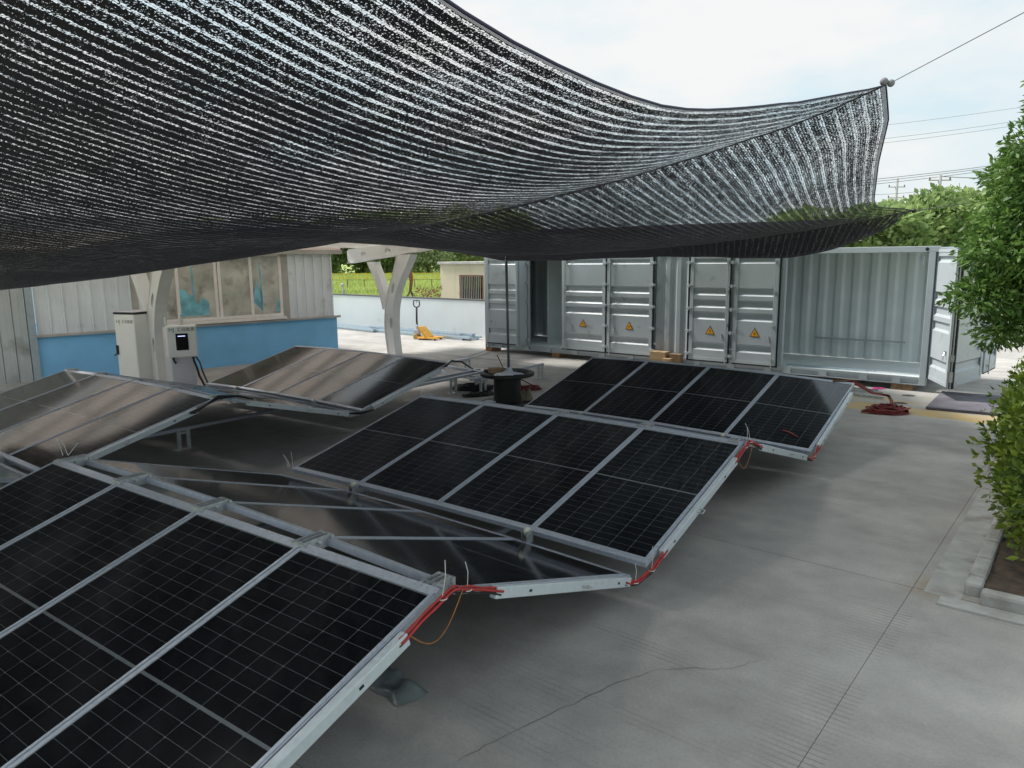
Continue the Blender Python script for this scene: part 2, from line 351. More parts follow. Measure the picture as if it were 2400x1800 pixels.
# local x along kerb (away), local y = -plu -> inside the bed is negative y
def kstone(x0, x1, y0, y1, h=.12):
    mb = MB(); mb.box(x0+.012, x1-.012, y0, y1, -.02, h); return mb.build('kerb_stone', kerb_m, pl, bevel=.03)
x = 0.0
for k, ln in enumerate([.22, .48, .5, .5, .5, .5, .5, .5, .5, .5, .5, .5, .5, .5, .5]):
    kstone(x, x+ln, -.13, 0); x += ln
xe = x
y = -.13
for ln in [.9, .9, .9]: 
    mb = MB(); mb.box(-.13, -.005, y-ln+.012, y, -.02, .12); mb.build('kerb_stone', kerb_m, pl, bevel=.03); y -= ln
mb = MB(); nx, ny = 40, 16; vs = []
for i in range(nx+1):
    for j in range(ny+1):
        xx = .0+i*xe/nx; yy = -.13-j*3.0/ny; vs.append((xx, yy, .07+.035*noise.noise(Vector((xx*3, yy*3, 0)))+.02*noise.noise(Vector((xx*11, yy*11, 2)))))
mb.add(vs, [(i*(ny+1)+j, i*(ny+1)+j+1, (i+1)*(ny+1)+j+1, (i+1)*(ny+1)+j) for i in range(nx) for j in range(ny)])
mb.build('soil', soil, pl, True)
mb = MB(); mb.box(-.30, -.13, -3.2, .14, -.02, .006); mb.box(-.13, xe, 0, .27, -.02, .005); mb.build('gutter_strip', kerb_m, pl)
mb = MB(); mb.box(-.335, -.302, -3.2, .14, -.02, .024); mb.build('gutter_lip', kerb_m, pl, bevel=.006)
for k in range(26):
    pass

# ------------------------------------------------------------------ SOLAR ARRAYS
PWm, PHm = 1.1388, 2.3099
def nodes(p, yaw, sgn):
    x, y, z, sl_, dy, ti, tw, bu = p; yaw += dy
    u = Vector((math.cos(yaw), math.sin(yaw), ti)); v = Vector((-u.y, u.x, 0)).normalized()
    d = sgn*v*math.cos(sl_)+Vector((0, 0, math.sin(sl_)))
    return [[Vector((x, y, z))+u*i*PWm+d*t*PHm+Vector((0, 0, tw*(i/4)*t+bu*(i/4)*(1-i/4)*4)) for i in range(5)] for t in (0, 1)]
SEC = {
 'A': ([-5.392061, 4.639801, .394611, .294306, .011871, -.005364, -.017839, -.00184], -.6345, 1),
 'B': ([-2.702234, 8.376055, .350855, .296054, .001766, -.019584, .039056, .044457], -.6345, -1),
 'C': ([-2.600354, 8.327093, .407143, .229878, -.000215, -.011254, .011966, .028165], -.6345, 1),
 'E': ([.185505, 11.889524, .409783, .253435, -.013422, -.018018, -.002285, .043734], -.6345, 1),
 'E2': ([-6.143731, 14.552146, .403089, .240931, -.002295, -.006099, -.010829, .036203], -.63468, 1),
 'C2': ([-9.089569, 10.892335, .426009, .245266, .002295, -.0052, -.009001, .036322], -.63468, 1),
}
G = {k: nodes(*v) for k, v in SEC.items()}
V2 = Vector((.593, .805, 0))
G['B'][0] = [p - V2*.03 + Vector((0, 0, -.02)) for p in G['B'][0]]
def between(lowrow, toprow, gl, gt):   # section sloping away, between a ridge and the next valley
    low = []; top = []
    for a, b_ in zip(lowrow, toprow):
        h = (a-b_); h.z = 0; h.normalize(); low.append(a-h*gl+Vector((0, 0, -.03))); top.append(b_+h*gt+Vector((0, 0, -.01)))
    return [low, top]
G['D'] = between(G['E'][0], G['C'][1], .07, .09)
G['D2'] = between(G['E2'][0], G['C2'][1], .07, .09)
G['B2'] = [[p - V2*.08 + Vector((0, 0, -.03)) for p in G['C2'][0]], [p - V2*2.3 + Vector((0, 0, .55)) for p in G['C2'][0]]]

PW_, PL_ = 1.116, 2.212   # module size
def module_mesh():
    mb = MB(); w, l_, fr = PW_/2, PL_/2, .019
    mb.box(-w, -w+fr, -l_, l_, -.035, .004, 0); mb.box(w-fr, w, -l_, l_, -.035, .004, 0)
    mb.box(-w+fr, w-fr, -l_, -l_+fr, -.035, .0035, 0); mb.box(-w+fr, w-fr, l_-fr, l_, -.035, .0035, 0)
    mb.box(-w+fr, w-fr, -l_+fr, l_-fr, -.008, -.0012, 1)
    return mb.mesh('solar_panel', [alu, backm])
MOD = module_mesh()
cw, cl, cg = .1765, .0886, .0042
def cell_mb(mb, x, y):
    a = cw/2; h = cl/2-.0007; ch = .006
    pts = [(x-a, y-h), (x+a, y-h), (x+a, y+h-ch), (x+a-ch, y+h), (x-a+ch, y+h), (x-a, y+h-ch)]
    mb.add([(px, py, -.001) for px, py in pts], [list(range(6))])
mb = MB(); cell_mb(mb, 0, 0); CELL = mb.mesh('solar_cell', cellm)
mb = MB()
for k in range(12): cell_mb(mb, 0, (k-5.5)*(cl+.0006))
STRING = mb.mesh('cell_string', cellm)
LAB = {
 'A': 'nearest tilted row of four dark solar panels, cells clearly visible, filling the lower left',
 'B': 'grey reflecting solar panel row sloping away just behind the nearest ridge',
 'C': 'middle row of four black solar panels tilted up between the two valleys on the right',
 'D': 'solar panel row hidden behind the middle ridge, only its right tray showing',
 'E': 'farthest black solar panel row of the right array, below the container doors',
 'E2': 'far solar panel row of the left array with brown reflections, beside the blue wall',
 'C2': 'left solar panel row with beige glare, in front of the charger cabinets',
 'D2': 'thin low solar panel row sloping away behind the left ridge',
 'B2': 'solar panel row cut by the left picture edge, below the glaring left row'}
def frame_of(b0, b1, t0, t1):
    o = (b0+b1+t0+t1)/4; U = ((b1-b0)+(t1-t0)).normalized(); D = ((t0-b0)+(t1-b1)); Nn = U.cross(D).normalized()
    if Nn.z < 0: U = -U; Nn = -Nn
    D = Nn.cross(U).normalized()
    if D.dot(t0-b0) < 0: pass
    T = Matrix((U, D, Nn)).transposed().to_4x4(); T.translation = o; return T
def section(key, tray=True, detail=False):
    bot, top = G[key]; base = bot[0].copy(); base.z = 0
    root = thing('solar_array_section', LAB[key], 'solar array', base, 0, 'hinged solar panel rows of the folding arrays')
    up = frame_of(bot[0], bot[4], top[0], top[4]).to_3x3() @ Vector((0, 0, 1))
    inv = Matrix.Translation(-base)
    bot = [p-base for p in bot]; top = [p-base for p in top]
    dn = -up*.03
    d = ((top[2]-bot[2])).normalized()
    for nm, row, off in (('valley_rail', bot, d*.024), ('ridge_rail', top, -d*.024)):
        mb = MB()
        for i in range(4): mb.beam(row[i]+off+dn*.6, row[i+1]+off+dn*.6, .046, .045, up)
        mb.build(nm, alu, root)
    for i in range(5):
        a, b_ = bot[i]+d*.050, top[i]-d*.050
        u = (bot[4]-bot[0]).normalized()
        if i == 0: a += u*.016; b_ += u*.016
        if i == 4: a -= u*.016; b_ -= u*.016
        mb = MB(); mb.beam(a+dn*.75, b_+dn*.75, .036 if 0 < i < 4 else .03, .04, up); mb.build('cross_rail', alu, root)
    for i in range(4):
        T = frame_of(bot[i], bot[i+1], top[i], top[i+1])
        p = link('solar_panel', MOD, root, mw=T)
        for cxi in range(6):
            x = (cxi-2.5)*(cw+cg)*.992
            for hf in (-1, 1):
                yc = hf*(.0085+6*(cl+.0006))
                if detail and ((i >= 2)):
                    for k in range(12): link('solar_cell', CELL, p, loc=(x, yc+(k-5.5)*(cl+.0006), 0))
                else: link('cell_string', STRING, p, loc=(x, yc, 0))
    # cable tray along the right hand end
    if tray:
        u = (bot[4]-bot[0]).normalized(); L_ = (top[4]-bot[4]).length
        a = bot[4]+d*(.22 if key != 'B' else .10)+u*.035+dn*1.2; b_ = top[4]-d*.34+u*.035+dn*1.2
        mb = MB(); x = (b_-a).normalized(); 
        mb.beam(a, b_, .05, .075, up)
        mb.build('cable_tray', alu_w, root, bevel=.006)
        # small slots / latch on tray
        h = MB(); q = a+(b_-a)*.42+u*.03
        h.tube([q-x*.03+u*-.005, q-x*.03+u*.045, q+x*.03+u*.045, q+x*.03+u*-.005], .006, 6)
        h.build('latch_handle', steel, root)
        h = MB()
        for ft in (.12, .8): 
            q = a+(b_-a)*ft+u*.0255; T = Matrix((x, u, up)).transposed().to_4x4(); T.translation = q; h.box(-.015, .015, -.004, .002, -.008, .008, 0, T)
        h.build('tray_slot', black, root)
    return root
roots = {}
for k in ('A', 'B', 'C', 'D', 'E', 'E2', 'C2', 'D2', 'B2'): roots[k] = section(k, tray=k in 'ABCDE' or k in ('C2', 'D2', 'E2'), detail=(k == 'A'))
# hinges on the ridges, nylon wheels in the valleys
def ridge_hinges(ka, kb):
    ta, tb = G[ka][1], G[kb][1]; r = roots[ka]
    for i in range(5):
        a, b_ = ta[i].copy(), tb[i].copy()
        u = (ta[4]-ta[0]).normalized()
        if i == 0: a += u*.08; b_ += u*.08
        if i == 4: a -= u*.1; b_ -= u*.1
        m_ = (a+b_)/2; g_ = (b_-a); g_.z = 0; gl = max(g_.length, .05); g_.normalize()
        T = Matrix((u, Vector((0, 0, 1)).cross(u), Vector((0, 0, 1)))).transposed().to_4x4(); T.translation = m_-r.location
        mb = MB()
        for sx_ in (-.055, -.012, .03): mb.box(sx_, sx_+.012, -gl/2-.03, gl/2+.03, -.06, .022, 0, T)
        mb.tube([T @ Vector((-.08, 0, -.005)), T @ Vector((.08, 0, -.005))], .012, 8)
        mb.box(-.07, .06, -gl/2-.045, -gl/2-.02, -.05, .015, 0, T); mb.box(-.07, .06, gl/2+.02, gl/2+.045, -.05, .015, 0, T)
        mb.build('hinge', galv, r)
ridge_hinges('A', 'B'); ridge_hinges('C', 'D'); ridge_hinges('C2', 'D2')
def valley_wheels(k, idx, prev):
    b0 = G[k][0]; r = roots[k]
    for i in idx:
        p = b0[i]-V2*.05+Vector((0, 0, .0)); p = p-r.location
        u = (b0[4]-b0[0]).normalized(); T = Matrix((V2.cross(Vector((0, 0, 1))), V2, Vector((0, 0, 1)))).transposed().to_4x4(); T.translation = p
        mb = MB(); mb.lathe([(.001, -.02), (.03, -.02), (.042, -.012), (.042, .012), (.03, .02), (.001, .02)], 18)
        me = mb.mesh('wheel', wheel_m, True)
        Tw = T @ Matrix.Rotation(R(90), 4, 'Y'); Tw.translation = p+Vector((0, 0, .005)); link('wheel', me, r, mw=Tw)
        mb = MB(); mb.box(-.03, -.024, -.05, .05, -.09, .02, 0, T); mb.box(.024, .03, -.05, .05, -.09, .02, 0, T)
        mb.box(-.03, .03, -.05, .05, -.1, -.09, 0, T); mb.build('wheel_bracket', galv, r)
        z = b0[i].z
        mb = MB(); q = Vector((p.x, p.y, 0)); mb.box(-.02, .02, -.02, .02, -z+.33, -.1, 0, T); mb.build('wheel_post', galv, r)
for k in ('C', 'E', 'E2', 'C2'): valley_wheels(k, (1, 3), None)

# guide rails with legs (fold direction)
def guide_rail(p0, p1, label, legs, z=.34, name='guide_rail'):
    p0 = Vector((*p0, 0)); p1 = Vector((*p1, 0)); t = thing(name, label, 'rail', p0, math.atan2(p1.y-p0.y, p1.x-p0.x), 'low metal guide rails on legs under the arrays')
    L_ = (p1-p0).length
    mb = MB(); mb.box(0, L_, -.03, .03, z-.05, z); mb.build('rail', alu, t, bevel=.004)
    for s_ in legs:
        for k, dx in enumerate((-.075, .075)):
            m2 = MB(); m2.box(s_+dx-.022, s_+dx+.022, -.022, .022, .008, z-.052); m2.build('leg', galv, t)
        m2 = MB(); m2.box(s_-.055, s_+.055, -.015, .015, z-.10, z-.07); m2.build('leg_brace', galv, t)
        m2 = MB(); m2.box(s_-.16, s_+.16, -.06, .06, .001, .008); m2.build('foot_plate', galv, t)
    return t
def along(p, dist): return (p[0]+V2.x*dist, p[1]+V2.y*dist)
def proj_leg(p, q): return (Vector(q)-Vector(p)).dot(Vector((V2.x, V2.y)))
# rail seen between left array and the spool
a3 = (-1.25, 15.46); r3a = along(a3, -3.4); guide_rail(r3a, along(a3, .95), 'guide rail ending at the black spool, its leg pair on a white foot plate', [.6, 3.4], .345)
a1 = (-1.15, 18.5); r1 = along(a1, -3.8); guide_rail(r1, along(a1, .12), 'guide rail poking out beyond the far row of the left array', [.5, 3.84], .345)
a4 = (.68, 17.35); guide_rail(along(a4, -2.6), along(a4, .12), 'guide rail behind the black spool with its leg pair near the container', [.4, 2.62], .345)
a5 = (-5.01, 10.91); guide_rail(along(a5, -3.2), along(a5, 7.2), 'long guide rail on legs running in the dark under the left array', [.3, 3.2, 6.5], .34)
guide_rail(along((-7.4, 12.2), -3.5), along((-7.4, 12.2), 5), 'guide rail on legs under the left side of the left array', [.3, 3.2, 6.5], .34)
for q, lb in (((-2.9, 6.3), 'guide rail hidden under the left half of the right array'), ((-1.3, 5.1), 'guide rail in deep shade under the right half of the right array')):
    guide_rail(along(q, -2.6), along(q, 9.6), lb, [.8, 4.2, 7.6, 11], .26)
# cross beam from left array to the spool
t = thing('cross_beam', 'double metal beam running from the left array corner towards the spool', 'beam', (-2.2, 18.0, 0), math.atan2(15.85-18.0, -.35+2.2))
mb = MB(); mb.box(0, 2.75, -.035, .035, .28, .345); mb.build('upper_beam', alu, t); mb = MB(); mb.box(.1, 2.75, -.16, -.12, .20, .235); mb.build('lower_beam', alu, t)
mb = MB(); mb.box(.1, 2.75, -.25, -.22, .18, .21); mb.build('lower_beam', alu, t)
for xx in (.35, 2.4):
    mb = MB(); mb.box(xx, xx+.04, -.26, .03, 0, .28); mb.build('leg', galv, t)

# red cables over the hinges
def cable_bundle(pts, label, n=4, r=.008, spread=.014, m=red_c, loop=True):
    t = thing('cable_bundle', label, 'cable', (pts[0][0], pts[0][1], 0), 0, 'red cables bridging the hinges at the right end')
    base = Vector((pts[0][0], pts[0][1], 0)); P = [Vector(p)-base for p in pts]
    def cr_(i, u):
        p0, p1, p2, p3 = P[max(i-1, 0)], P[i], P[i+1], P[min(i+2, len(P)-1)]
        return .5*((2*p1)+(-p0+p2)*u+(2*p0-5*p1+4*p2-p3)*u*u+(-p0+3*p1-3*p2+p3)*u**3)
    line = [cr_(i, k/6) for i in range(len(P)-1) for k in range(6)]+[P[-1]]
    for k in range(n):
        a = 2*math.pi*k/n; o = Vector((math.cos(a), math.sin(a)*.5, math.sin(a)))*spread
        mb = MB(); mb.tube([p+o*(1+.25*math.sin(j*.9+k*2)) for j, p in enumerate(line)], r, 6); mb.build('cable', m if k < n-1 else blk_c, t, True)
    for f in (.35, .65):
        p = line[int(f*len(line))]
        mb = MB(); mb.lathe([(spread+r+.003, -.003), (spread+r+.006, 0), (spread+r+.003, .003)], 12, 0, p); 
        e = Vector((random.uniform(-.1, .1), random.uniform(-.05, .1), random.uniform(.10, .2)))
        mb.tube([p+Vector((0, 0, spread)), p+e*.5+Vector((.01, 0, .02)), p+e], .002, 5); mb.build('zip_tie', nylon, t)
    return t
def endpt(k, row, off=.05):
    G_ = G[k]; u = (G_[0][4]-G_[0][0]).normalized(); return G_[row][4]+u*off
def dirn(k): return (G[k][1][4]-G[k][0][4]).normalized()
A1 = endpt('A', 1); B1 = endpt('B', 1); B0 = endpt('B', 0); C0_ = endpt('C', 0); C1 = endpt('C', 1); D1 = endpt('D', 1); D0 = endpt('D', 0); E0 = endpt('E', 0); E1 = endpt('E', 1)
z_ = Vector((0, 0, 1))
cable_bundle([A1-dirn('A')*.40-z_*.02, A1-dirn('A')*.2-z_*.012, A1-z_*.01+V2*.02, B1-z_*.0+V2*.0, B1-dirn('B')*.18-z_*.01, B1-dirn('B')*.38-z_*.03], 'red cables bending over the nearest ridge corner')
cable_bundle([B0+dirn('B')*.22-z_*.04, B0+dirn('B')*.08-z_*.055, (B0+C0_)/2-z_*.055, C0_+dirn('C')*.08-z_*.05, C0_+dirn('C')*.28-z_*.03], 'red cables sagging under the nearest valley corner', 4)
cable_bundle([C1-dirn('C')*.4-z_*.02, C1-dirn('C')*.15-z_*.01, C1+V2*.02, D1, D1-dirn('D')*.3-z_*.03], 'red cables bending over the middle ridge corner')
cable_bundle([D0+dirn('D')*.25-z_*.04, D0-z_*.05, E0-z_*.05, E0+dirn('E')*.3-z_*.03], 'red cables under the far valley corner')
# brown wire loops
for q, lb in ((A1, 'thin brown wire loop hanging under the nearest ridge corner'), (C1, 'thin brown wire loop hanging under the middle ridge corner')):
    mb = MB(); pts = []
    for k in range(13):
        u = k/12; pts.append(Vector((0, 0, 0))+V2*(.1-.42*u)+Vector((.02, 0, -.02-.16*math.sin(math.pi*u)-.10*u)))
    mb.tube(pts, .0035, 6); o = mb.build('loose_wire', orange_c, None, True, loc=(q.x, q.y, q.z)); tag(o, lb, 'wire', 'brown wire loops at the ridge corners')
# loose zip ties at the left ridge end of A and valley of C
for q, lb in ((G['A'][1][0]+V2*.06, 'white tie ends sticking up at the left end of the nearest ridge'), (G['C'][0][0], 'white tie ends sticking up at the left valley corner of the middle row'), (G['C'][1][0], 'thin tie ends at the left end of the middle ridge')):
    mb = MB()
    for k in range(3):
        e = Vector((random.uniform(-.08, .1), random.uniform(-.04, .04), random.uniform(.08, .19))); s_ = Vector((random.uniform(-.03, .03), 0, 0))
        mb.tube([s_, s_+e*.5+Vector((.006, 0, .01)), s_+e], .003, 5)
    o = mb.build('zip_tie_tail', nylon, None, loc=tuple(q+z_*.02)); tag(o, lb, 'zip tie', 'loose zip tie ends')
# red scrap of wire lying on the far row
T = frame_of(G['E'][0][3], G['E'][0][4], G['E'][1][3], G['E'][1][4]); mb = MB(); mb.tube([T @ Vector(p) for p in ((.1, -.72, .012), (.2, -.76, .016), (.33, -.84, .012))], .006, 6)
o = mb.build('wire_scrap', red_c); tag(o, 'short red wire scrap lying on the farthest black solar panel', 'wire')

# ------------------------------------------------------------------ CONTAINER
CY = -.6962; C0 = Vector((-.8038, 22.7933, .13)); CL, CD, CH = 12.19, 2.44, 2.85
ct = thing('shipping_container', 'long grey-white shipping container with side doors, on timber blocks', 'container', C0, CY)
def corr(mb, x0, x1, z0, z1, y, pitch=.28, depth=.04, flip=1, axis='x'):
    """vertical corrugations along x at plane y"""
    pr = []; x = x0
    while x < x1-1e-6:
        for dx, dy in ((0, 0), (.25, 0), (.42, 1), (.75, 1), (.92, 0)):
            xx = x+dx*pitch
            if xx < x1: pr.append((xx, y+flip*dy*depth))
        x += pitch
    pr.append((x1, y))
    vs = [(a, b_, z) if axis == 'x' else (b_, a, z) for a, b_ in pr for z in (z0, z1)]
    mb.add(vs, [(2*i, 2*i+1, 2*i+3, 2*i+2) for i in range(len(pr)-1)])
Fz = .16
mb = MB(); corr(mb, .05, CL-.05, Fz, CH-.08, CD-.06, .40, .045); mb.build('back_wall', cont_in, ct)
mb = MB(); corr(mb, .1, CD-.1, Fz, CH-.08, .03, .28, .036, 1, 'y'); mb.build('end_wall', cont, ct)
mb = MB(); mb.box(.02, CL-.02, .02, CD-.02, CH-.06, CH-.03); mb.build('roof', cont, ct)
mb = MB(); mb.box(.05, CL-.05, .05, CD-.08, Fz-.04, Fz); mb.build('floor', cont_in, ct)
mb = MB(); mb.box(0, CL+.06, -.02, .10, CH-.12, CH); mb.box(0, CL, CD-.08, CD+.02, CH-.1, CH); mb.build('top_rail', cont, ct, bevel=.008)
for x_ in (0, CL-.12):
    for y_ in (-.02, CD-.14): 
        mb = MB(); mb.box(x_, x_+.12, y_, y_+.16, .0, CH-.12); mb.build('corner_post', cont, ct, bevel=.008)
# bottom rail: web set back, with flanges and vertical plates (pockets read as recesses)
mb = MB(); mb.box(.12, CL-.12, -.01, .02, Fz-.03, Fz+.01); mb.box(.12, CL-.12, -.01, .02, 0.0, .02); mb.box(.12, CL-.12, .03, .05, 0.02, Fz-.03)
for x_ in [.5, 1.55, 2.35, 3.3, 4.2, 5.1, 6.1, 7.0, 7.9, 8.8, 9.25, 10.05, 10.9, 11.55]: mb.box(x_, x_+.17, -.012, .03, .02, Fz-.03)
mb.build('bottom_rail', cont, ct)
mb = MB(); mb.box(9.12, 9.20, .0, .12, Fz, CH-.12); mb.build('door_post', cont, ct)
mb = MB(); mb.box(1.60, 1.70, .0, .1, Fz, CH-.12); mb.build('door_post', cont, ct)
mb = MB(); mb.box(3.6, 3.64, .12, CD-.1, Fz, CH-.1); mb.box(1.72, 1.76, .9, CD-.1, Fz, CH-.1); mb.build('partition', cont_in, ct)
mb = MB(); mb.box(1.76, 3.6, 1.9, 1.93, Fz, CH-.1); mb.build('inner_lining', cont_in, ct)
mb = MB(); corr(mb, 5.92, 6.82, Fz+.02, CH-.12, .0, .30, .035, 1); mb.build('fixed_side_panel', cont, ct)
# things inside the open bay
mb = MB(); mb.box(9.22, 11.3, CD-.22, CD-.17, .62, .66); mb.build('wall_rail', galv, ct)
# door leaves
RIBS = [(2.36, 2.49), (1.60, 1.79), (1.30, 1.50), (1.01, 1.21), (.26, .46)]
def leaf_mesh(w, h=CH-.22, th=.04):
    mb = MB(); fr = .09
    mb.box(0, fr, 0, th, 0, h); mb.box(w-fr, w, 0, th, 0, h); mb.box(fr, w-fr, 0, th, 0, .07); mb.box(fr, w-fr, 0, th, h-.07, h)
    # front skin with horizontal trapezoid ribs pressed inward
    pz = [(.07, .008)]
    for z0, z1 in sorted(RIBS):
        pz += [(z0, .008), (z0+.05, .05), (z1-.05, .05), (z1, .008)]
    pz.append((h-.07, .008))
    pz = [(z, y) for z, y in pz if z <= h-.069]
    vs = [(x, y, z) for z, y in pz for x in (fr, w-fr)]
    mb.add(vs, [(2*i, 2*i+1, 2*i+3, 2*i+2) for i in range(len(pz)-1)])
    # close rib ends
    for z0, z1 in RIBS:
        if z1 > h-.07: continue
        for xx in (fr, w-fr): mb.add([(xx, .008, z0), (xx, .05, z0+.05), (xx, .05, z1-.05), (xx, .008, z1)], [(0, 1, 2, 3)])
    mb.box(fr, w-fr, .055, .06, .07, h-.07)
    return mb
def sign_mesh(s_=.19):
    mb = MB(); r = s_/math.sqrt(3)
    tri = lambda q, y: [(q*math.sin(a), y, q*math.cos(a)) for a in (0, R(120), R(240))]
    mb.add(tri(r, -.002), [(0, 1, 2)], 0); mb.add(tri(r*.80, -.0035), [(0, 1, 2)], 1)
    bolt = [(.012, .062), (-.022, .002), (-.002, .006), (-.012, -.028), (.024, .022), (.004, .018)]
    mb.add([(x, -.005, z-.005) for x, z in bolt], [(0, 1, 2), (0, 2, 5), (2, 3, 4), (2, 4, 5)], 0)
    return mb
SIGN = sign_mesh(.25).mesh('warning_sign', [black, yellow])
def door(x0, x1, y=-.055, z=Fz+.0, sign=None, hinge=None, rod=None, handle=None, mw=None, label=None, par=None, seal=True):
    w = x1-x0; mb = leaf_mesh(w)
    o = mb.build('door', cont, par or ct, label=label); h = CH-.22
    if mw is None: o.location = (x0, y, z)
    else: o.matrix_local = mw
    if sign: link('warning_sign', SIGN, o, loc=(sign, .003, .72))
    if hinge is not None:
        for hz in (.12, .68, 1.24, 1.80, 2.36):
            m2 = MB(); m2.box(hinge-.075, hinge+.075, -.022, .0, hz, hz+.055); m2.box(hinge-.02, hinge+.03, -.035, -.02, hz-.012, hz+.067); m2.build('hinge', cont, o, bevel=.004)
    if rod is not None:
        m2 = MB(); m2.tube([(rod, -.03, -.06), (rod, -.03, h+.02)], .014, 8); 
        for q in (.1, .9, 1.7, 2.4): m2.box(rod-.03, rod+.03, -.045, 0, q, q+.04)
        m2.build('locking_rod', steel, o)
    if handle is not None:
        m2 = MB(); m2.box(handle-.03, handle+.03, -.02, .008, .62, .68); m2.tube([(handle, -.02, .65), (handle+.03, -.045, .6), (handle+.03, -.045, .5)], .008, 6); m2.build('door_handle', steel, o)
    if seal:
        m2 = MB(); m2.box(w, w+.035, .0, .03, -.02, h); m2.box(0, w+.035, .0, .03, -.035, 0); m2.build('rubber_seal', rubber, o)
    return o
door(.10, 1.53, hinge=None, handle=.15)
door(2.96, 4.40, sign=.72, hinge=1.445, rod=.15, handle=.33)
door(4.46, 5.83, sign=.70, hinge=1.39, rod=.10, handle=.22)
o = door(6.88, 7.90, sign=.56, hinge=-.03, rod=.98, handle=.84)
m2 = MB(); m2.box(-.05, -.012, .0, .03, -.035, CH-.22); m2.build('rubber_seal', rubber, o)
o = door(8.02, 9.08, sign=.54, hinge=-.06, rod=.97, handle=.86)
# small seal + folded door edge standing out at the dark opening (perpendicular leaf)
Tm = Matrix.Translation((1.66, -.06, Fz)) @ Matrix.Rotation(R(-96), 4, 'Z')
o = door(0, .42, mw=Tm, seal=False)
m2 = MB()
for hz in (.12, .68, 1.24, 1.80, 2.36): m2.box(-.03, .06, .06, .12, hz, hz+.08)
m2.build('hinge', cont, o)
m2 = MB(); m2.box(0, .04, -.05, 0, 0, CH-.22); m2.build('rubber_seal', rubber, o)
# latch block seen on the edge of door
# open leaves at the right end
Ci = (Matrix.Translation(C0) @ Matrix.Rotation(CY, 4, 'Z')).inverted()
def world_leaf(p, q, flip=False, **kw):
    p = Ci @ Vector((*p, C0.z+Fz)); q = Ci @ Vector((*q, C0.z+Fz)); a = math.atan2(q.y-p.y, q.x-p.x); w = Vector((q.x-p.x, q.y-p.y)).length
    T = Matrix.Translation((p.x, p.y, Fz)) @ Matrix.Rotation(a, 4, 'Z')
    return door(0, w, mw=T, **kw)
la = world_leaf((8.60, 15.04), (8.33, 13.89), handle=1.0, seal=False)
m2 = MB(); m2.tube([(1.16, .08, -.05), (1.16, .08, 2.5)], .015, 8); m2.box(1.12, 1.2, .04, .1, .5, .62); m2.box(1.12, 1.2, .04, .1, .1, .3); m2.build('locking_rod', steel, la)
lb_ = world_leaf((8.45, 13.90), (9.64, 14.90), handle=1.25, seal=False)
m2 = MB(); m2.box(-.035, .012, -.03, .05, -.03, CH-.22); m2.build('rubber_seal', rubber, lb_)
m2 = MB()
for k in range(14): m2.box(-.038, -.035, -.005, .015, .1+k*.18, .12+k*.18)
m2.build('seal_rivet', steel, lb_)
lc = world_leaf((10.15, 15.62), (10.95, 16.45), rod=.32, seal=False)
m2 = MB(); m2.box(0, 1.15, .0, .03, -.03, 0); m2.build('rubber_seal', rubber, lc)
# corner casting holes, text inside, small lamp
mb = MB(); mb.tube([(CL-.16, -.024, CH-.06), (CL-.16, -.0205, CH-.06)], .035, 16); mb.build('corner_casting_hole', rubber, ct)
mb = MB()
for xx in (.05, .32): mb.tube([(xx, -.024, .08), (xx, -.0205, .08)], .022, 12)
mb.build('corner_casting_hole', rubber, ct)
mb = MB(); mb.box(CL-.32, CL-.24, .12, .2, CH-.38, CH-.2); mb.build('inside_bracket', cont, ct, bevel=.01)
def text(body, size, m, parent, loc, rot, name='lettering', align='LEFT', ext=.0008, spacing=1):
    cu = bpy.data.curves.new('t', 'FONT'); cu.body = body; cu.size = size; cu.extrude = ext; cu.align_x = align; cu.space_line = spacing
    to = bpy.data.objects.new('t', cu); C.objects.link(to); dg = bpy.context.evaluated_depsgraph_get()
    me = bpy.data.meshes.new_from_object(to.evaluated_get(dg)); bpy.data.objects.remove(to); me.materials.clear(); me.materials.append(m)
    return link(name, me, parent, loc=loc, rot=rot)
text('1\n6\n0\n0\n0\n1\n1\n\n7', .15, black, ct, (2.78, 1.893, 2.02), (R(90), 0, 0), spacing=.72)
# steel strip lying on the container floor
mb = MB(); mb.box(0, 1.75, 0, .05, 0, .04); mb.box(0, 1.9, .1, .14, 0, .03)
o = mb.build('steel_strip', galv_b, None, loc=tuple(Matrix.Translation(C0) @ Matrix.Rotation(CY, 4, 'Z') @ Vector((9.25, .25, Fz+.002))), rot=(0, 0, CY)); tag(o, 'bluish steel strip lying on the open container floor', 'steel strip')
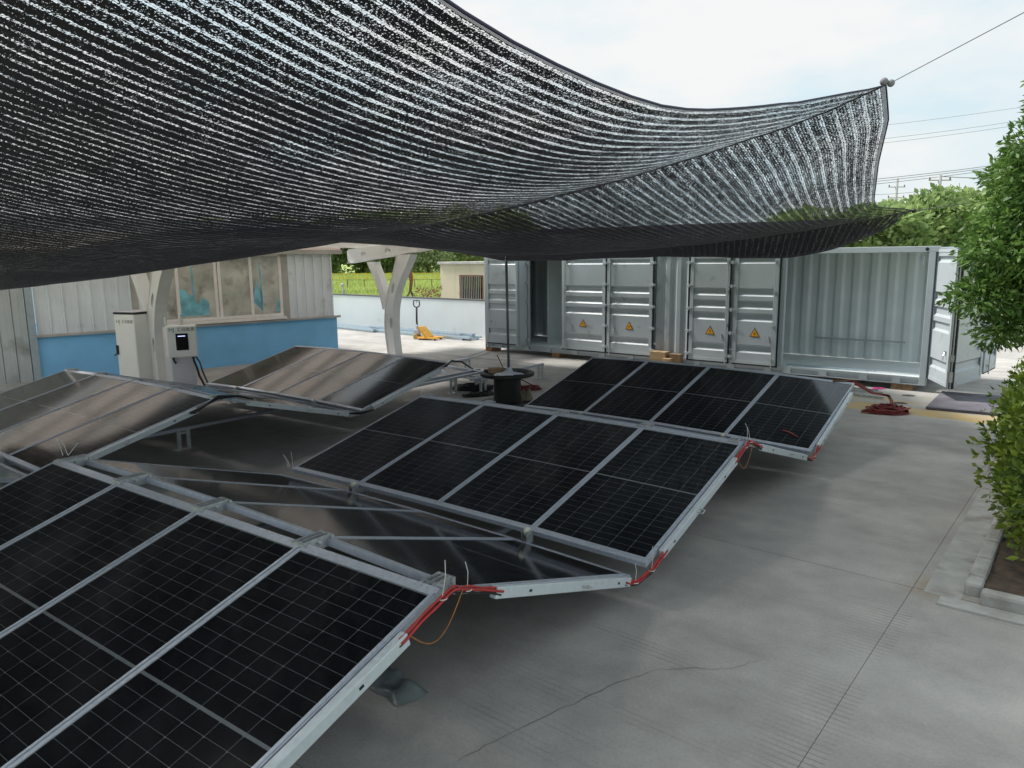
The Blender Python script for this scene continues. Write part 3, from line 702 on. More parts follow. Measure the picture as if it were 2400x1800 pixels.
# timber blocks
def block(lx, label, n=2, w=.26, m=wood):
    p = Matrix.Translation((C0.x, C0.y, 0)) @ Matrix.Rotation(CY, 4, 'Z') @ Vector((lx, 0, 0))
    t = thing('timber_block', label, 'timber block', p, CY, 'timber blocks under the container')
    for k in range(n):
        for j in range(2 if k == 0 else 1):
            mb = MB(); mb.box(-w/2+j*(w/2+.004), -w/2+(j+1)*(w/2)-.004 if k == 0 else w/2, 0, .45, k*.064+.002, (k+1)*.064); mb.build('plank', m, t, bevel=.004)
block(.12, 'light timber block under the left corner of the container'); block(2.7, 'timber block under the container between the dark opening and the first sign door')
block(5.9, 'timber block under the middle of the container', m=wood2); block(8.9, 'timber block under the container beside the door post', m=wood2); block(11.75, 'weathered timber block under the right corner of the container', m=wood2, w=.42)
def cbox(lx, ly, w, d, h, label, m=card, z=0, name='cardboard_box'):
    p = Matrix.Translation((C0.x, C0.y, 0)) @ Matrix.Rotation(CY, 4, 'Z') @ Vector((lx, ly, z)); t = thing(name, label, 'box', p, CY)
    mb = MB(); mb.box(0, w, 0, d, 0, h); mb.build('carton', m, t, bevel=.006)
    mb = MB(); mb.box(.0, w, -.003, -.0005, h*.55, h*.56); mb.box(w*.45, w*.55, d*.0, d, h+.0005, h+.002); mb.build('tape_seam', wood2, t)
cbox(5.93, -.30, .44, .25, .44, 'wide cardboard box in front of the corrugated container side', z=.0)
cbox(6.36, -.45, .2, .2, .30, 'small cardboard box right of the wide one by the container')
cbox(6.42, -.22, .32, .18, .40, 'dark brown open box behind the small carton by the container', wood2)
# hinge dots etc. done

# ------------------------------------------------------------------ SHED (blue wall)
SH = Vector((-11.0, 17.0, 0)); SY = .755
shed = thing('workshop_shed', 'white ribbed metal shed with a blue lower wall and dusty windows', 'building', SH, SY)
mb = MB(); mb.box(-.03, 7.80, -.04, 5, 0, 1.13); mb.build('blue_base_wall', blue_wall, shed)
mb = MB(); mb.box(-.03, 7.90, -.12, .02, 1.13, 1.19); mb.build('ledge', ledge_m, shed, bevel=.008)
def ribs(x0, x1, z0, z1, pitch, sh, y=0, m=white_sheet, rib=.035):
    n = max(1, round((x1-x0)/pitch)); p = (x1-x0)/n
    for k in range(n):
        a = x0+k*p; mb = MB(); mb.box(a, a+p-.014, y, y+.04, z0, z1); mb.box(a+p-.050, a+p-.016, y-rib*1.5, y, z0, z1); mb.box(a+p*.48, a+p*.50, y-.006, y, z0, z1)
        mb.build('wall_panel', m, sh)
ribs(0.03, 2.10, 1.19, 3.1, .285, shed); ribs(6.32, 7.72, 1.19, 3.1, .28, shed)
for xa in (6.1, 2.1): mb = MB(); mb.box(xa, xa+.21, -.02, .04, 1.19, 3.1); mb.build('window_post', ledge_m, shed)
mb = MB(); corr(mb, .0, 5, 1.13, 3.1, 7.72, .28, .03, -1, 'y'); mb.build('side_wall', white_sheet, shed)
mb = MB(); mb.box(-.02, 7.7, 4.9, 5, 0, 3.1); mb.build('rear_wall', white_sheet, shed)
mb = MB(); mb.box(-3, 8.0, -.1, 5.3, 3.12, 3.2); mb.build('roof', beige_sheet, shed)
mb = MB(); mb.box(-3, 8.0, -.2, -.1, 3.02, 3.14); mb.build('gutter', ledge_m, shed)
# window: frame + panes with film
wf = MB(); zt = 3.02
for xx in (2.3, 3.22, 4.22, 5.2, 6.06): wf.box(xx-.04, xx+.04, -.03, .03, 1.34, zt)
wf.box(2.3, 6.1, -.04, .03, 1.28, 1.36); wf.box(2.3, 6.1, -.03, .03, zt-.06, zt); wf.box(4.28, 4.36, -.04, -.005, 1.36, zt); 
win = wf.build('window', winf, shed)
sl_ = MB(); sl_.box(2.25, 6.15, -.16, -.01, 1.20, 1.235); sl_.box(2.25, 6.15, -.10, -.01, 1.238, 1.27); sl_.build('sill', winf, win)
edges_ = [2.3, 3.22, 4.22, 5.2, 6.06]
for a, b_ in zip(edges_, edges_[1:]):
    mb = MB(); mb.box(a+.04, b_-.04, .0, .006, 1.36, zt-.06); mb.build('pane', glassd, win)
def filmpiece(pts, y=-.004):
    mb = MB(); n = len(pts); mb.add([(x, y, z) for x, z in pts]+[(x, y+.002, z) for x, z in pts], [list(range(n)), list(range(2*n-1, n-1, -1))]+[[i, (i+1) % n, (i+1) % n+n, i+n] for i in range(n)]); mb.build('torn_film', film, win)
filmpiece([(3.27, 1.42), (4.0, 1.42), (4.02, 1.75), (3.85, 1.9), (3.72, 1.72), (3.6, 1.95), (3.5, 1.98), (3.4, 2.1), (3.27, 2.15)])
filmpiece([(3.60, 1.9), (3.66, 1.9), (3.63, 2.9), (3.60, 2.9)]); filmpiece([(5.46, 1.45), (5.52, 1.45), (5.50, 2.8), (5.46, 2.8)])
filmpiece([(5.25, 1.7), (5.45, 1.5), (5.52, 1.7), (5.5, 2.1), (5.42, 2.0), (5.38, 2.3), (5.3, 2.05)]); filmpiece([(5.9, 1.42), (6.02, 1.42), (6.02, 1.8), (5.95, 1.7)])
for x0, x1, z0, z1 in ((2.35, 4.15, 1.36, 1.47), (4.4, 5.15, 1.50, 1.7), (5.3, 5.36, 1.6, 2.9), (5.66, 5.74, 1.5, 2.95), (5.82, 6.0, 1.8, 2.7), (4.4, 5.1, 2.2, 2.28)):
    mb = MB(); mb.box(x0, x1, .30, .34, z0, z1); mb.build('inside_board', ledge_m, shed)
mb = MB(); mb.box(2.3, 6.06, .5, .52, 1.2, 3.05); mb.build('inner_screen', cream, shed)
# annex at left
an = thing('metal_annex', 'dull grey ribbed metal annex at the left picture edge, joined to the blue wall', 'building', SH, SY)
ribs(-3.4, -.18, .14, 3.1, .27, an, -.12, grey_sheet, .012)
mb = MB(); mb.box(-.18, -.03, -.16, .0, .0, 3.1); mb.build('corner_trim', mat('trim_blue_grey', (.33, .40, .44), .5), an)
mb = MB(); mb.box(-3.4, -.18, -.2, 3, 0, .14); mb.build('base_strip', kerb_m, an); mb = MB(); mb.box(-3.4, -.2, -.07, 3, .14, 3.05); mb.build('annex_core', grey_sheet, an)

# ------------------------------------------------------------------ CARPORT
UY = math.atan2(-.656, .755) if False else -.70
def carport_post(base, label, sc=1.0):
    t = thing('carport_post', label, 'carport post', base, UY, 'curved Y shaped carport posts')
    # local x = to the right/towards camera, z up, web thickness along y
    def curve(cx, w):   # lists of (z,cx,w)
        Lp = [(x-w_/2, z) for z, x, w_ in cx]; Rp = [(x+w_/2, z) for z, x, w_ in cx]; return Lp, Rp
    def dense(tab, n=16):
        z0, z1 = tab[0][0], tab[-1][0]
        X = [(a[0], a[1]) for a in tab]; Wd = [(a[0], a[2]) for a in tab]
        return [(z0+(z1-z0)*k/n, smooth_tab(X, z0+(z1-z0)*k/n, .25), smooth_tab(Wd, z0+(z1-z0)*k/n, .2)) for k in range(n+1)]
    main = dense([(0, .03, .35), (.5, -.05, .36), (.9, -.07, .37), (1.4, -.02, .36), (1.9, .13, .36), (2.4, .40, .42), (2.98, .74, .60)])
    br = dense([(1.35, -.20, .22), (1.8, -.34, .24), (2.3, -.55, .26), (2.78, -.85, .34)])
    ell = lambda cx, cz, a, b_, tl=0: [(cx+a*math.cos(q)*math.cos(tl)-b_*math.sin(q)*math.sin(tl), cz+a*math.cos(q)*math.sin(tl)+b_*math.sin(q)*math.cos(tl)) for q in [2*math.pi*k/14 for k in range(14)]]
    Lp, Rp = curve(main, 0); mb = MB(); T = Matrix.Identity(4)
    plate(Rp+Lp[::-1], [ell(.04, .95, .06, .17, .02), ell(.17, 1.98, .06, .17, -.35)], .25, T, mb)
    o = mb.build('post_web', cpaint, t)
    for side, P in ((-1, Lp), (1, Rp)):
        mb = MB(); vs = []
        for x, z in P: vs += [(x+side*.012, -.14, z), (x+side*.012, .14, z), (x-side*.012, -.14, z), (x-side*.012, .14, z)]
        F = []
        for i in range(len(P)-1):
            a = 4*i; F += [(a, a+1, a+5, a+4), (a+2, a+6, a+7, a+3), (a, a+4, a+6, a+2), (a+1, a+3, a+7, a+5)]
        mb.add(vs, F); mb.build('flange', cpaint, t, True if False else False)
    Lb, Rb = curve(br, 0); mb = MB(); plate(Rb+Lb[::-1], [], .21, T, mb); mb.build('branch_web', cpaint, t)
    for side, P in ((-1, Lb), (1, Rb)):
        mb = MB(); vs = []
        for x, z in P: vs += [(x+side*.010, -.12, z), (x+side*.010, .12, z), (x-side*.010, -.12, z), (x-side*.010, .12, z)]
        F = []
        for i in range(len(P)-1):
            a = 4*i; F += [(a, a+1, a+5, a+4), (a+2, a+6, a+7, a+3), (a, a+4, a+6, a+2), (a+1, a+3, a+7, a+5)]
        mb.add(vs, F); mb.build('flange', cpaint, t)
    # beam on top: rising towards +x
    zb = lambda x: 2.76+.10*(x+1.9); zt_ = lambda x: 3.17+.06*(x+1.9)
    xs_ = [-1.9+.3*k for k in range(19)]
    out = [(-1.98, zb(-1.9)+.10), (-1.96, zb(-1.9)+.03)]+[(x, zb(x)) for x in xs_]+[(x, zt_(x)) for x in xs_[::-1]]+[(-1.99, zt_(-1.9)-.06)]
    hs_ = [ell(x, (zb(x)+zt_(x))/2, .12, .065, .07) for x in (-1.2, -.05, 1.3, 2.4)]
    mb = MB(); plate(out, hs_, .16, T, mb); mb.build('roof_beam', cpaint, t)
    mb = MB(); vs = []
    for x in [-1.97]+xs_:
        z = zb(max(x, -1.9))-.006; vs += [(x, -.12, z), (x, .12, z), (x, .12, z-.018), (x, -.12, z-.018)]
    F = []
    for i in range(len(xs_)):
        a = 4*i
        for k in range(4): F.append((a+k, a+(k+1) % 4, a+4+(k+1) % 4, a+4+k))
    mb.add(vs, F); mb.build('beam_flange', cpaint, t)
    return t
pA, pB = Vector((-3.58, 22.3, 0)), Vector((-8.18, 16.95, 0))
carport_post(pA, 'curved white Y post standing by the steel bars, far end of the carport')
carport_post(pB, 'curved white Y post behind the wall mounted charger, near end of the carport')
dV = (pA-pB).normalized(); vyaw = math.atan2(dV.y, dV.x)
rf = thing('carport_roof', 'pale carport roof of long panels and purlins above the curved posts', 'roof', pB, vyaw)
# local: x along posts, y = left ; local -y = towards right (+U)
for k, yy in enumerate([1.75, .95, .1, -.8, -1.75, -2.7, -3.4]):
    x = -yy; z = 3.20+.055*(x+1.9)
    mb = MB(); mb.box(-4.5, 9.0, yy-.045, yy+.045, z, z+.1); mb.build('purlin', cpaint, rf)
nP = 12
for k, (ya, yb) in enumerate(((2.1, .98), (.90, -.72), (-.88, -1.8))):
    for j in range(nP):
        xa = -4.6+j*1.14; za = 3.31+.055*(-ya+1.9); zb_ = 3.31+.055*(-yb+1.9)
        mb = MB(); mb.add([(xa, ya, za), (xa+1.11, ya, za), (xa+1.11, yb, zb_), (xa, yb, zb_), (xa, ya, za+.04), (xa+1.11, ya, za+.04), (xa+1.11, yb, zb_+.04), (xa, yb, zb_+.04)], [(0, 1, 2, 3), (4, 7, 6, 5), (0, 4, 5, 1), (1, 5, 6, 2), (2, 6, 7, 3), (3, 7, 4, 0)])
        mb.build('roof_panel', beige_sheet, rf)
# camera-like fitting at beam end
mb = MB(); mb.box(-.05, .05, -.04, .04, 0, .10); mb.tube([(0, 0, .0), (.02, -.1, -.03)], .03, 10); o = mb.build('beam_end_fitting', black, None, loc=(-5.35, 23.62, 3.12)); tag(o, 'small dark fitting fixed at the left end of the far carport beam', 'fitting')

# ------------------------------------------------------------------ CHARGERS
ca_ = thing('charger_cabinet', 'tall white charger cabinet with black top, left of the curved post', 'cabinet', (-8.52, 16.62, 0), R(-22))
w1, w2, hh = .62, .85, 1.72
mb = MB(); mb.box(-w1, 0, 0, .02, .06, hh-.06); mb.build('side_door', cabm, ca_) if False else None
# body axes: left face normal (logo side) = local -y, right face = local +x
mb = MB(); mb.box(-w1, 0, 0, w2, .05, hh-.06); mb.build('body', cabm, ca_, bevel=.008, )
mb = MB(); mb.box(-w1-.01, .01, -.01, w2+.01, hh-.058, hh-.01); mb.build('top_cap', cabb, ca_, bevel=.006)
mb = MB(); mb.box(-w1-.005, .005, -.005, w2+.005, hh-.009, hh); mb.build('lid', ped, ca_)
mb = MB(); mb.box(-w1+.02, -.02, -.008, -.001, .1, hh-.1); d_ = mb.build('door', cabm, ca_)
mb = MB(); mb.box(-w1+.03, -w1+.07, -.05, -.009, .74, .95); mb.tube([(-w1+.05, -.05, .76), (-w1-.03, -.06, .72)], .012, 6); mb.build('door_handle', cabb, d_)
mb = MB(); mb.add([(.003, w2-.36, .62), (.003, w2-.20, .62), (.003, w2-.28, .76)], [(0, 1, 2)]); mb.add([(.0045, w2-.34, .63), (.0045, w2-.22, .63), (.0045, w2-.28, .74)], [(0, 1, 2)], 1); mb.build('warning_sticker', [black, yellow], ca_)
text('HJ', .12, green_p, ca_, (-w1+.07, -.0095, hh-.26), (R(90), 0, 0), 'logo'); text('汇珏能源', .085, black, ca_, (-w1+.24, -.0095, hh-.25), (R(90), 0, 0), 'lettering')
CHY = R(-47+90)
ch = thing('charging_station', 'white charger box with dark screen on a grey pedestal, before the curved post', 'charger', (-7.33, 16.28, 0), R(24))
mb = MB(); mb.box(-.24, .24, 0, .22, 0, .76); mb.build('pedestal', ped, ch, bevel=.01)
mb = MB(); mb.box(-.37, -.25, .1, .14, 0, 1.4); mb.build('back_plate', cabm, ch)
mb = MB(); mb.box(-.31, .31, -.14, .22, .74, 1.44); bx_ = mb.build('housing', cabm, ch, bevel=.03)
mb = MB(); mb.box(-.12, .13, -.152, -.142, .90, 1.27); mb.build('screen', screen_m, bx_, bevel=.02)
em = bpy.data.materials.new('status_light'); em.use_nodes = True; e_ = em.node_tree.nodes['Principled BSDF']; e_.inputs['Emission Color'].default_value = (.5, .6, 1, 1); e_.inputs['Emission Strength'].default_value = 1.2
mb = MB(); mb.box(-.075, .075, -.155, -.1525, 1.205, 1.22); mb.build('status_light', em, bx_)
text('HJ', .12, green_p, bx_, (-.25, -.1415, 1.32), (R(90), 0, 0), 'logo'); text('汇珏能源', .088, black, bx_, (-.08, -.1415, 1.325), (R(90), 0, 0), 'lettering')
mb = MB(); mb.add([(-.312, -.02, 1.08), (-.312, .10, 1.08), (-.312, .04, 1.18)], [(0, 1, 2)]); mb.build('warning_sticker', yellow, bx_)
mb = MB(); mb.box(-.313, -.3115, -.01, .09, .90, 1.0); mb.box(-.313, -.3115, -.01, .09, 1.03, 1.05); mb.build('info_sticker', ledge_m, bx_)
mb = MB(); mb.tube([(-.2, -.02, .74), (-.19, -.05, .66), (-.15, -.05, .60)], .022, 8); mb.build('plug_holder', cabb, ch, True)
pts = [(.20, -.03, .75), (.22, -.06, .62), (.26, -.1, .5), (.30, -.1, .3), (.38, -.12, .1), (.42, -.15, .03), (.6, -.2, .03), (.8, 0, .03)]
mb = MB(); mb.tube(pts, .024, 8); mb.build('charging_cable', blk_c, ch, True)
mb = MB(); mb.tube([(.24, .02, .76), (.33, .0, .60), (.37, -.02, .4), (.45, -.05, .15), (.5, -.05, .02)], .02, 8); mb.build('grey_hose', capm, ch, True)
def bottle(loc, capm_, label):
    t = thing('water_bottle', label, 'bottle', loc)
    mb = MB(); mb.lathe([(.001, 0), (.03, 0), (.033, .02), (.031, .06), (.033, .12), (.03, .15), (.013, .185), (.013, .195)], 14); mb.build('body', bottle_m, t, True)
    mb = MB(); mb.lathe([(.015, .195), (.015, .213), (.001, .214)], 12); mb.build('cap', capm_, t)
cm = Matrix.Translation(ch.location) @ Matrix.Rotation(R(24), 4, 'Z')
bottle(cm @ Vector((-.3, .12, 1.441)), green_p, 'clear bottle with green cap on the left of the charger box'); bottle(cm @ Vector((.02, .1, 1.441)), cabb, 'clear bottle with dark cap standing on the middle of the charger box')

# ------------------------------------------------------------------ SPOOL + POLE + heaps
sp = thing('cable_spool', 'black plastic cable spool standing in the middle of the arrays', 'cable spool', (-.09, 14.2, 0))
mb = MB(); mb.lathe([(.001, .0), (.5, 0), (.52, .02), (.52, .05), (.3, .055)], 40); mb.build('flange', spoolm, sp)
mb = MB(); mb.lathe([(.27, .05), (.265, .3), (.27, .56)], 40); mb.build('drum', spoolm, sp, True)
mb = MB(); mb.lathe([(.26, .56), (.50, .56), (.53, .575), (.53, .625), (.50, .64), (.44, .632), (.43, .62), (.12, .62), (.10, .60), (.001, .60)], 48); f_ = mb.build('flange', spoolm, sp)
for k in range(16):
    a = 2*math.pi*k/16; m2 = MB(); T = Matrix.Rotation(a, 4, 'Z'); m2.box(.14, .42, -.008, .008, .621, .632, 0, T); m2.build('rib', spoolm, f_)
pole = MB(); pole.tube([(0, 0, 0), (-.012, 0, 1.1), (-.025, 0, 2.25)], .026, 12); o = pole.build('prop_pole', mat('dull_grey_pole', (.15, .16, .19), .5, .2), None, True, loc=(-.06, 14.04, .62)); tag(o, 'grey metal pole standing on the black spool and propping the shade net', 'pole')
mb = MB(); mb.beam((0, 0, 0), (-.16, .0, .36), .035, .02); o = mb.build('stick', wood, None, loc=(-.12, 13.98, .64)); tag(o, 'short pale stick leaning beside the pole on the spool', 'stick')
def crumple(w, d, h, n=14, seed=0):
    mb = MB(); vs = []
    for i in range(n+1):
        for j in range(n+1):
            x = (i/n-.5)*w; y = (j/n-.5)*d; e = min(1, 4*min(i, n-i, j, n-j)/n); p = Vector((x*9, y*9, seed)); k = 1+.25*noise.noise(p*.8)
            vs.append((x*k, y*k, h*e*(.6+.8*noise.noise(p))+.004))
    mb.add(vs, [(i*(n+1)+j, (i+1)*(n+1)+j, (i+1)*(n+1)+j+1, i*(n+1)+j+1) for i in range(n) for j in range(n)]); return mb
o = crumple(.38, .24, .07, seed=3).build('white_cloth', cloth, None, True, loc=(-.14, 13.86, .632)); tag(o, 'crumpled white cloth lying at the pole foot on the spool', 'cloth')
o = crumple(.26, .16, .05, seed=8).build('white_cloth', cloth, None, True, loc=(.10, 13.93, .632)); tag(o, 'smaller white cloth scrap right of the pole on the spool', 'cloth')
mb = MB(); mb.lathe([(.001, 0), (.10, 0), (.07, .06), (.035, .14), (.03, .16)], 14); o = mb.build('wrapped_foot', cloth, None, True, loc=(-.055, 14.06, .63)); tag(o, 'pale wrapping around the foot of the pole', 'wrapping')
mb = MB(); T = Matrix.Rotation(R(20), 4, 'Z'); mb.box(-.12, .12, -.09, .09, 0, .10, 0, T); o = mb.build('carton_piece', card, None, loc=(-.32, 14.12, .632), bevel=.004); tag(o, 'small brown cardboard piece on the left of the spool top', 'cardboard')
def cable_heap(name, center, rx, ry, h, r, n, m, label, cat, seed, yaw=0):
    rnd = random.Random(seed); t = thing(name, label, cat, center, yaw)
    for k in range(n):
        f = rnd.uniform(.45, 1.05); ox, oy = rnd.uniform(-.14, .14)*rx, rnd.uniform(-.14, .14)*ry; z0 = r+h*(1-f*.8)*rnd.uniform(.3, 1); ph = rnd.uniform(0, 6.28)
        pts = []
        for j in range(25):
            a = ph+2*math.pi*j/24*rnd.choice([1, 1, 1]); pts.append((ox+rx*f*math.cos(a)*(1+.08*math.sin(3*a+k)), oy+ry*f*math.sin(a)*(1+.1*math.cos(2*a+k*2)), max(r, z0+.35*h*math.sin(2*a+k*1.7))))
        mb = MB(); mb.tube(pts, r, 6, caps=False); mb.build('cable_loop', m, t, True)
    return t
cable_heap('cable_coil', (6.80, 13.03, 0), .34, .26, .14, .012, 24, dred_c, 'heap of coiled dark red cable on the yellow stained floor', 'cable coil', 3)
mb = MB(); mb.tube([(6.5, 13.2, .012), (6.36, 13.1, .03), (6.30, 12.98, .012), (6.42, 12.9, .012), (6.6, 12.92, .012)], .011, 6); o = mb.build('cable_end', orange_c, None, True); tag(o, 'loose pale loop sticking out left of the red cable coil', 'cable')
cable_heap('cable_coil', (.30, 15.75, 0), .33, .22, .10, .011, 14, dred_c, 'heap of red cable on the floor behind the black spool', 'cable coil', 5)
mb = MB(); mb.tube([(.2, 15.3, .3), (.45, 15.6, .12), (.62, 15.85, .02)], .013, 6); o = mb.build('cable_end', dred_c, None, True); tag(o, 'red cable sloping down right of the spool', 'cable')
cable_heap('cable_pile', (-.85, 15.9, 0), .42, .28, .12, .013, 18, blk_c, 'tangled black cable pile left of the spool', 'cable pile', 9)
cable_heap('cable_pile', (-.7, 15.1, 0), .34, .12, .08, .012, 9, blk_c, 'smaller flat black cable pile against the spool', 'cable pile', 11, .5)
cable_heap('cable_pile', (-.42, 14.35, .63), .13, .09, .04, .009, 8, blk_c, 'small black cable coil on the left rim of the spool', 'cable pile', 12)
mb = crumple(.3, .3, .32, seed=5); o = mb.build('sack', mat('sack_beige', (.38, .34, .24), .9, 0, 8, .2), None, True, loc=(.28, 14.35, 0)); tag(o, 'beige sack slumped against the right side of the spool', 'sack')
# cables from the far row down to the coil
E1r = G['E'][1][4]
t = thing('cable_run', 'red and brown cables reaching from the far row corner to the coil', 'cable', (E1r.x, E1r.y, 0))
for k in range(5):
    o_ = Vector((random.uniform(-.02, .02), random.uniform(-.02, .02), random.uniform(-.02, .02))); b_ = Vector((E1r.x, E1r.y, 0))
    q = [E1r+Vector((-.25, .15, 0)), E1r+Vector((0, .08, .02)), E1r.lerp(Vector((7.3, 14.0, .12)), .5)-Vector((0, 0, .05)), Vector((7.3, 14.0, .12)), Vector((7.16, 13.6, .1)), Vector((6.95, 13.2, .1))]
    mb = MB(); mb.tube([p-b_+o_ for p in q], .010, 6); mb.build('cable', [dred_c, orange_c, red_c, dred_c, blk_c][k], t, True)
# black cables at left array ridge end
E2r = G['E2'][1][4]; mb = MB()
for k in range(3): mb.tube([E2r+Vector((-.1+.02*k, -.25, -.05)), E2r+Vector((.02, -.03, .02+.008*k)), E2r+Vector((.2+.01*k, .02, .0)), E2r+Vector((.42, -.1, -.12))], .012, 6)
o = mb.build('black_cable_bundle', blk_c, None, True); tag(o, 'black cable bundle over the far right corner of the left array', 'cable')
C2r = G['C2'][1][4]; mb = MB()
for k in range(4): mb.tube([C2r+Vector((-.2+.02*k, -.42, -.13)), C2r+Vector((.04, -.04, .0+.01*k)), C2r+Vector((.20+.01*k, .22, -.02)), C2r+Vector((.35, .42, -.1))], .014, 6)
o = mb.build('black_cable_bundle', blk_c, None, True); tag(o, 'black cable bundle at the ridge corner of the glaring left row', 'cable')
E20 = G['E2'][0][4]; mb = MB()
for k in range(4): mb.tube([E20+Vector((-.2+.02*k, -.2, .0)), E20+Vector((.0, -.04, -.05+.01*k)), E20+Vector((.15, .14, -.03)), E20+Vector((.34, .40, .1))], .013, 6)
o = mb.build('black_cable_bundle', blk_c, None, True); tag(o, 'black cable bundle at the low right corner of the far left row', 'cable')

# ------------------------------------------------------------------ items at right
mt_ = thing('rubber_mat', 'dark grey mat lying on the concrete by the open container doors', 'mat', (7.6, 13.23, 0), math.atan2(-.64, 2.0) if False else 0)
P = [Vector((7.6, 13.23, 0)), Vector((8.82, 14.82, 0)), Vector((10.3, 13.75, 0)), Vector((9.1, 12.2, 0))]
mb = MB(); mb.add([p-P[0]+Vector((0, 0, z)) for z in (.006, .05) for p in P], [(0, 1, 2, 3), (4, 7, 6, 5), (0, 4, 5, 1), (1, 5, 6, 2), (2, 6, 7, 3), (3, 7, 4, 0)]); mb.build('mat_slab', matm, mt_)
tb = thing('steel_bar_stack', 'three thin steel bars lying on the floor beside the far row corner', 'steel bars', (7.05, 15.0, 0))
for k, (a, b_) in enumerate((((6.9, 15.75), (7.62, 15.05)), ((6.7, 15.35), (7.61, 14.82)), ((6.65, 14.95), (7.34, 14.25)))):
    mb = MB(); mb.beam(Vector((*a, .03))-tb.location, Vector((*b_, .03))-tb.location, .035, .035); mb.build('bar', galv, tb)
mb = crumple(.24, .12, .03, seed=2); o = mb.build('pink_paper', pink, None, True, loc=(7.80, 15.42, .004)); tag(o, 'bright pink paper scrap on the floor under the container edge', 'paper')
for (x_, y_), lb in (((8.03, 14.62), 'dark dirt patch nearer the mat'), ((7.46, 13.85), 'dark dirt patch beside the red coil')):
    mb = MB(); n = 16; mb.add([(x_+.13*math.cos(a)*(1+.3*noise.noise(Vector((math.cos(a)*2, math.sin(a)*2, x_)))), y_+.11*math.sin(a), .004) for a in [2*math.pi*k/n for k in range(n)]], [list(range(n))]); o = mb.build('floor_hole', jointm); tag(o, kind='structure')
mb = crumple(.42, .22, .10, seed=11); o = mb.build('plastic_bag', bagm, None, True, loc=(-.82, 4.50, 0), rot=(0, 0, -.8)); tag(o, 'crumpled grey plastic bag on the floor under the nearest row', 'plastic bag')

# ------------------------------------------------------------------ low white wall, jack, bars
wa, wb = Vector((-12.5, 37.13, 0)), Vector((7.5, 18.75, 0)); wy = math.atan2(wb.y-wa.y, wb.x-wa.x)
wl = thing('boundary_wall', 'long low white rendered wall at the back of the yard', 'wall', wa, wy); L_ = (wb-wa).length
mb = MB(); mb.box(0, 10.9+6.5, 0, .2, 0, 1.34); mb.build('wall_face', white_wall, wl); mb = MB(); mb.box(0, 10.9+6.5, -.02, .22, 1.34, 1.385); mb.build('coping', capm, wl)
rnd = random.Random(4)
def bars(cx, cy, yaw, L, n, label):
    t = thing('steel_channel_stack', label, 'steel bars', (cx, cy, 0), yaw)
    for k in range(n):
        row = k % 5; lay = k//5; o_ = rnd.uniform(-.5, .5); y = -row*.16+rnd.uniform(-.02, .02)-.05*lay-.28; z = lay*.068
        mb = MB(); x0, x1 = -L/2+o_, L/2+o_; mb.box(x0, x1, y, y+.10, z+.002, z+.008); mb.box(x0, x1, y, y+.008, z+.008, z+.062); mb.box(x0, x1, y+.092, y+.10, z+.008, z+.062); mb.box(x0, x1, y+.008, y+.03, z+.056, z+.062); mb.box(x0, x1, y+.07, y+.092, z+.056, z+.062)
        mb.build('steel_channel', galv_b, t)
bars(-6.75, 31.8, -.80, 5.0, 10, 'stack of bluish steel channels lying along the white wall, left of the curved post')
bars(-3.1, 28.4, -.744, 5.4, 13, 'stack of bluish steel channels behind the pallet jack')
pj = thing('pallet_jack', 'yellow hand pallet jack with black handle in front of the white wall', 'pallet jack', (-3.4, 26.5, 0), R(-25))
mb = MB()
for y in (-.2, .2):
    m2 = MB(); m2.box(.15, .95, y-.07, y+.07, .05, .095); m2.build('fork', ypaint, pj, bevel=.01)
m2 = MB(); m2.add([(.13, -.2, .46), (.13, .2, .46), (.22, .2, .46), (.22, -.2, .46), (.44, -.24, .10), (.44, .24, .10), (.56, .24, .10), (.56, -.24, .10)], [(0, 3, 2, 1), (3, 7, 6, 2), (0, 1, 5, 4), (4, 5, 6, 7), (0, 4, 7, 3), (1, 2, 6, 5)]); m2.box(.1, .45, -.2, .2, .07, .1); m2.build('fork_frame', ypaint, pj)
for y in (-.1, .1):
    T = Matrix.Translation((-.02, y, .1)) @ Matrix.Rotation(R(90), 4, 'X'); m2 = MB(); m2.lathe([(.001, -.03), (.06, -.03), (.095, -.028), (.1, 0), (.095, .028), (.06, .03), (.001, .03)], 20); link('wheel', m2.mesh('wheel', mat('jack_wheel', (.42, .33, .12), .6), True), pj, mw=T)
for y in (-.2, .2):
    T = Matrix.Translation((.85, y, .045)) @ Matrix.Rotation(R(90), 4, 'X'); m2 = MB(); m2.lathe([(.001, -.04), (.042, -.04), (.042, .04), (.001, .04)], 12); link('roller', m2.mesh('roller', blk_c, True), pj, mw=T)
m2 = MB(); m2.box(-.1, .1, -.09, .09, .18, .34); m2.lathe([(.05, .3), (.05, .5), (.03, .52)], 12, 0, (0, 0, 0)); m2.build('pump', galv, pj, bevel=.01)
m2 = MB(); m2.tube([(0, 0, .35), (-.01, 0, .7), (.0, 0, 1.14)], .035, 8); m2.build('handle_shaft', blk_c, pj, True)
m2 = MB(); m2.tube([(0, 0, 1.14), (0, .1, 1.18), (0, .13, 1.26), (0, .12, 1.38), (0, 0, 1.40), (0, -.12, 1.38), (0, -.13, 1.26), (0, -.1, 1.18), (0, 0, 1.14)], .022, 8); m2.tube([(0, 0, 1.40), (0, 0, 1.30)], .008, 6); link('handle_loop', m2.mesh('handle_loop', blk_c, True), pj, rot=(0, 0, R(90)))
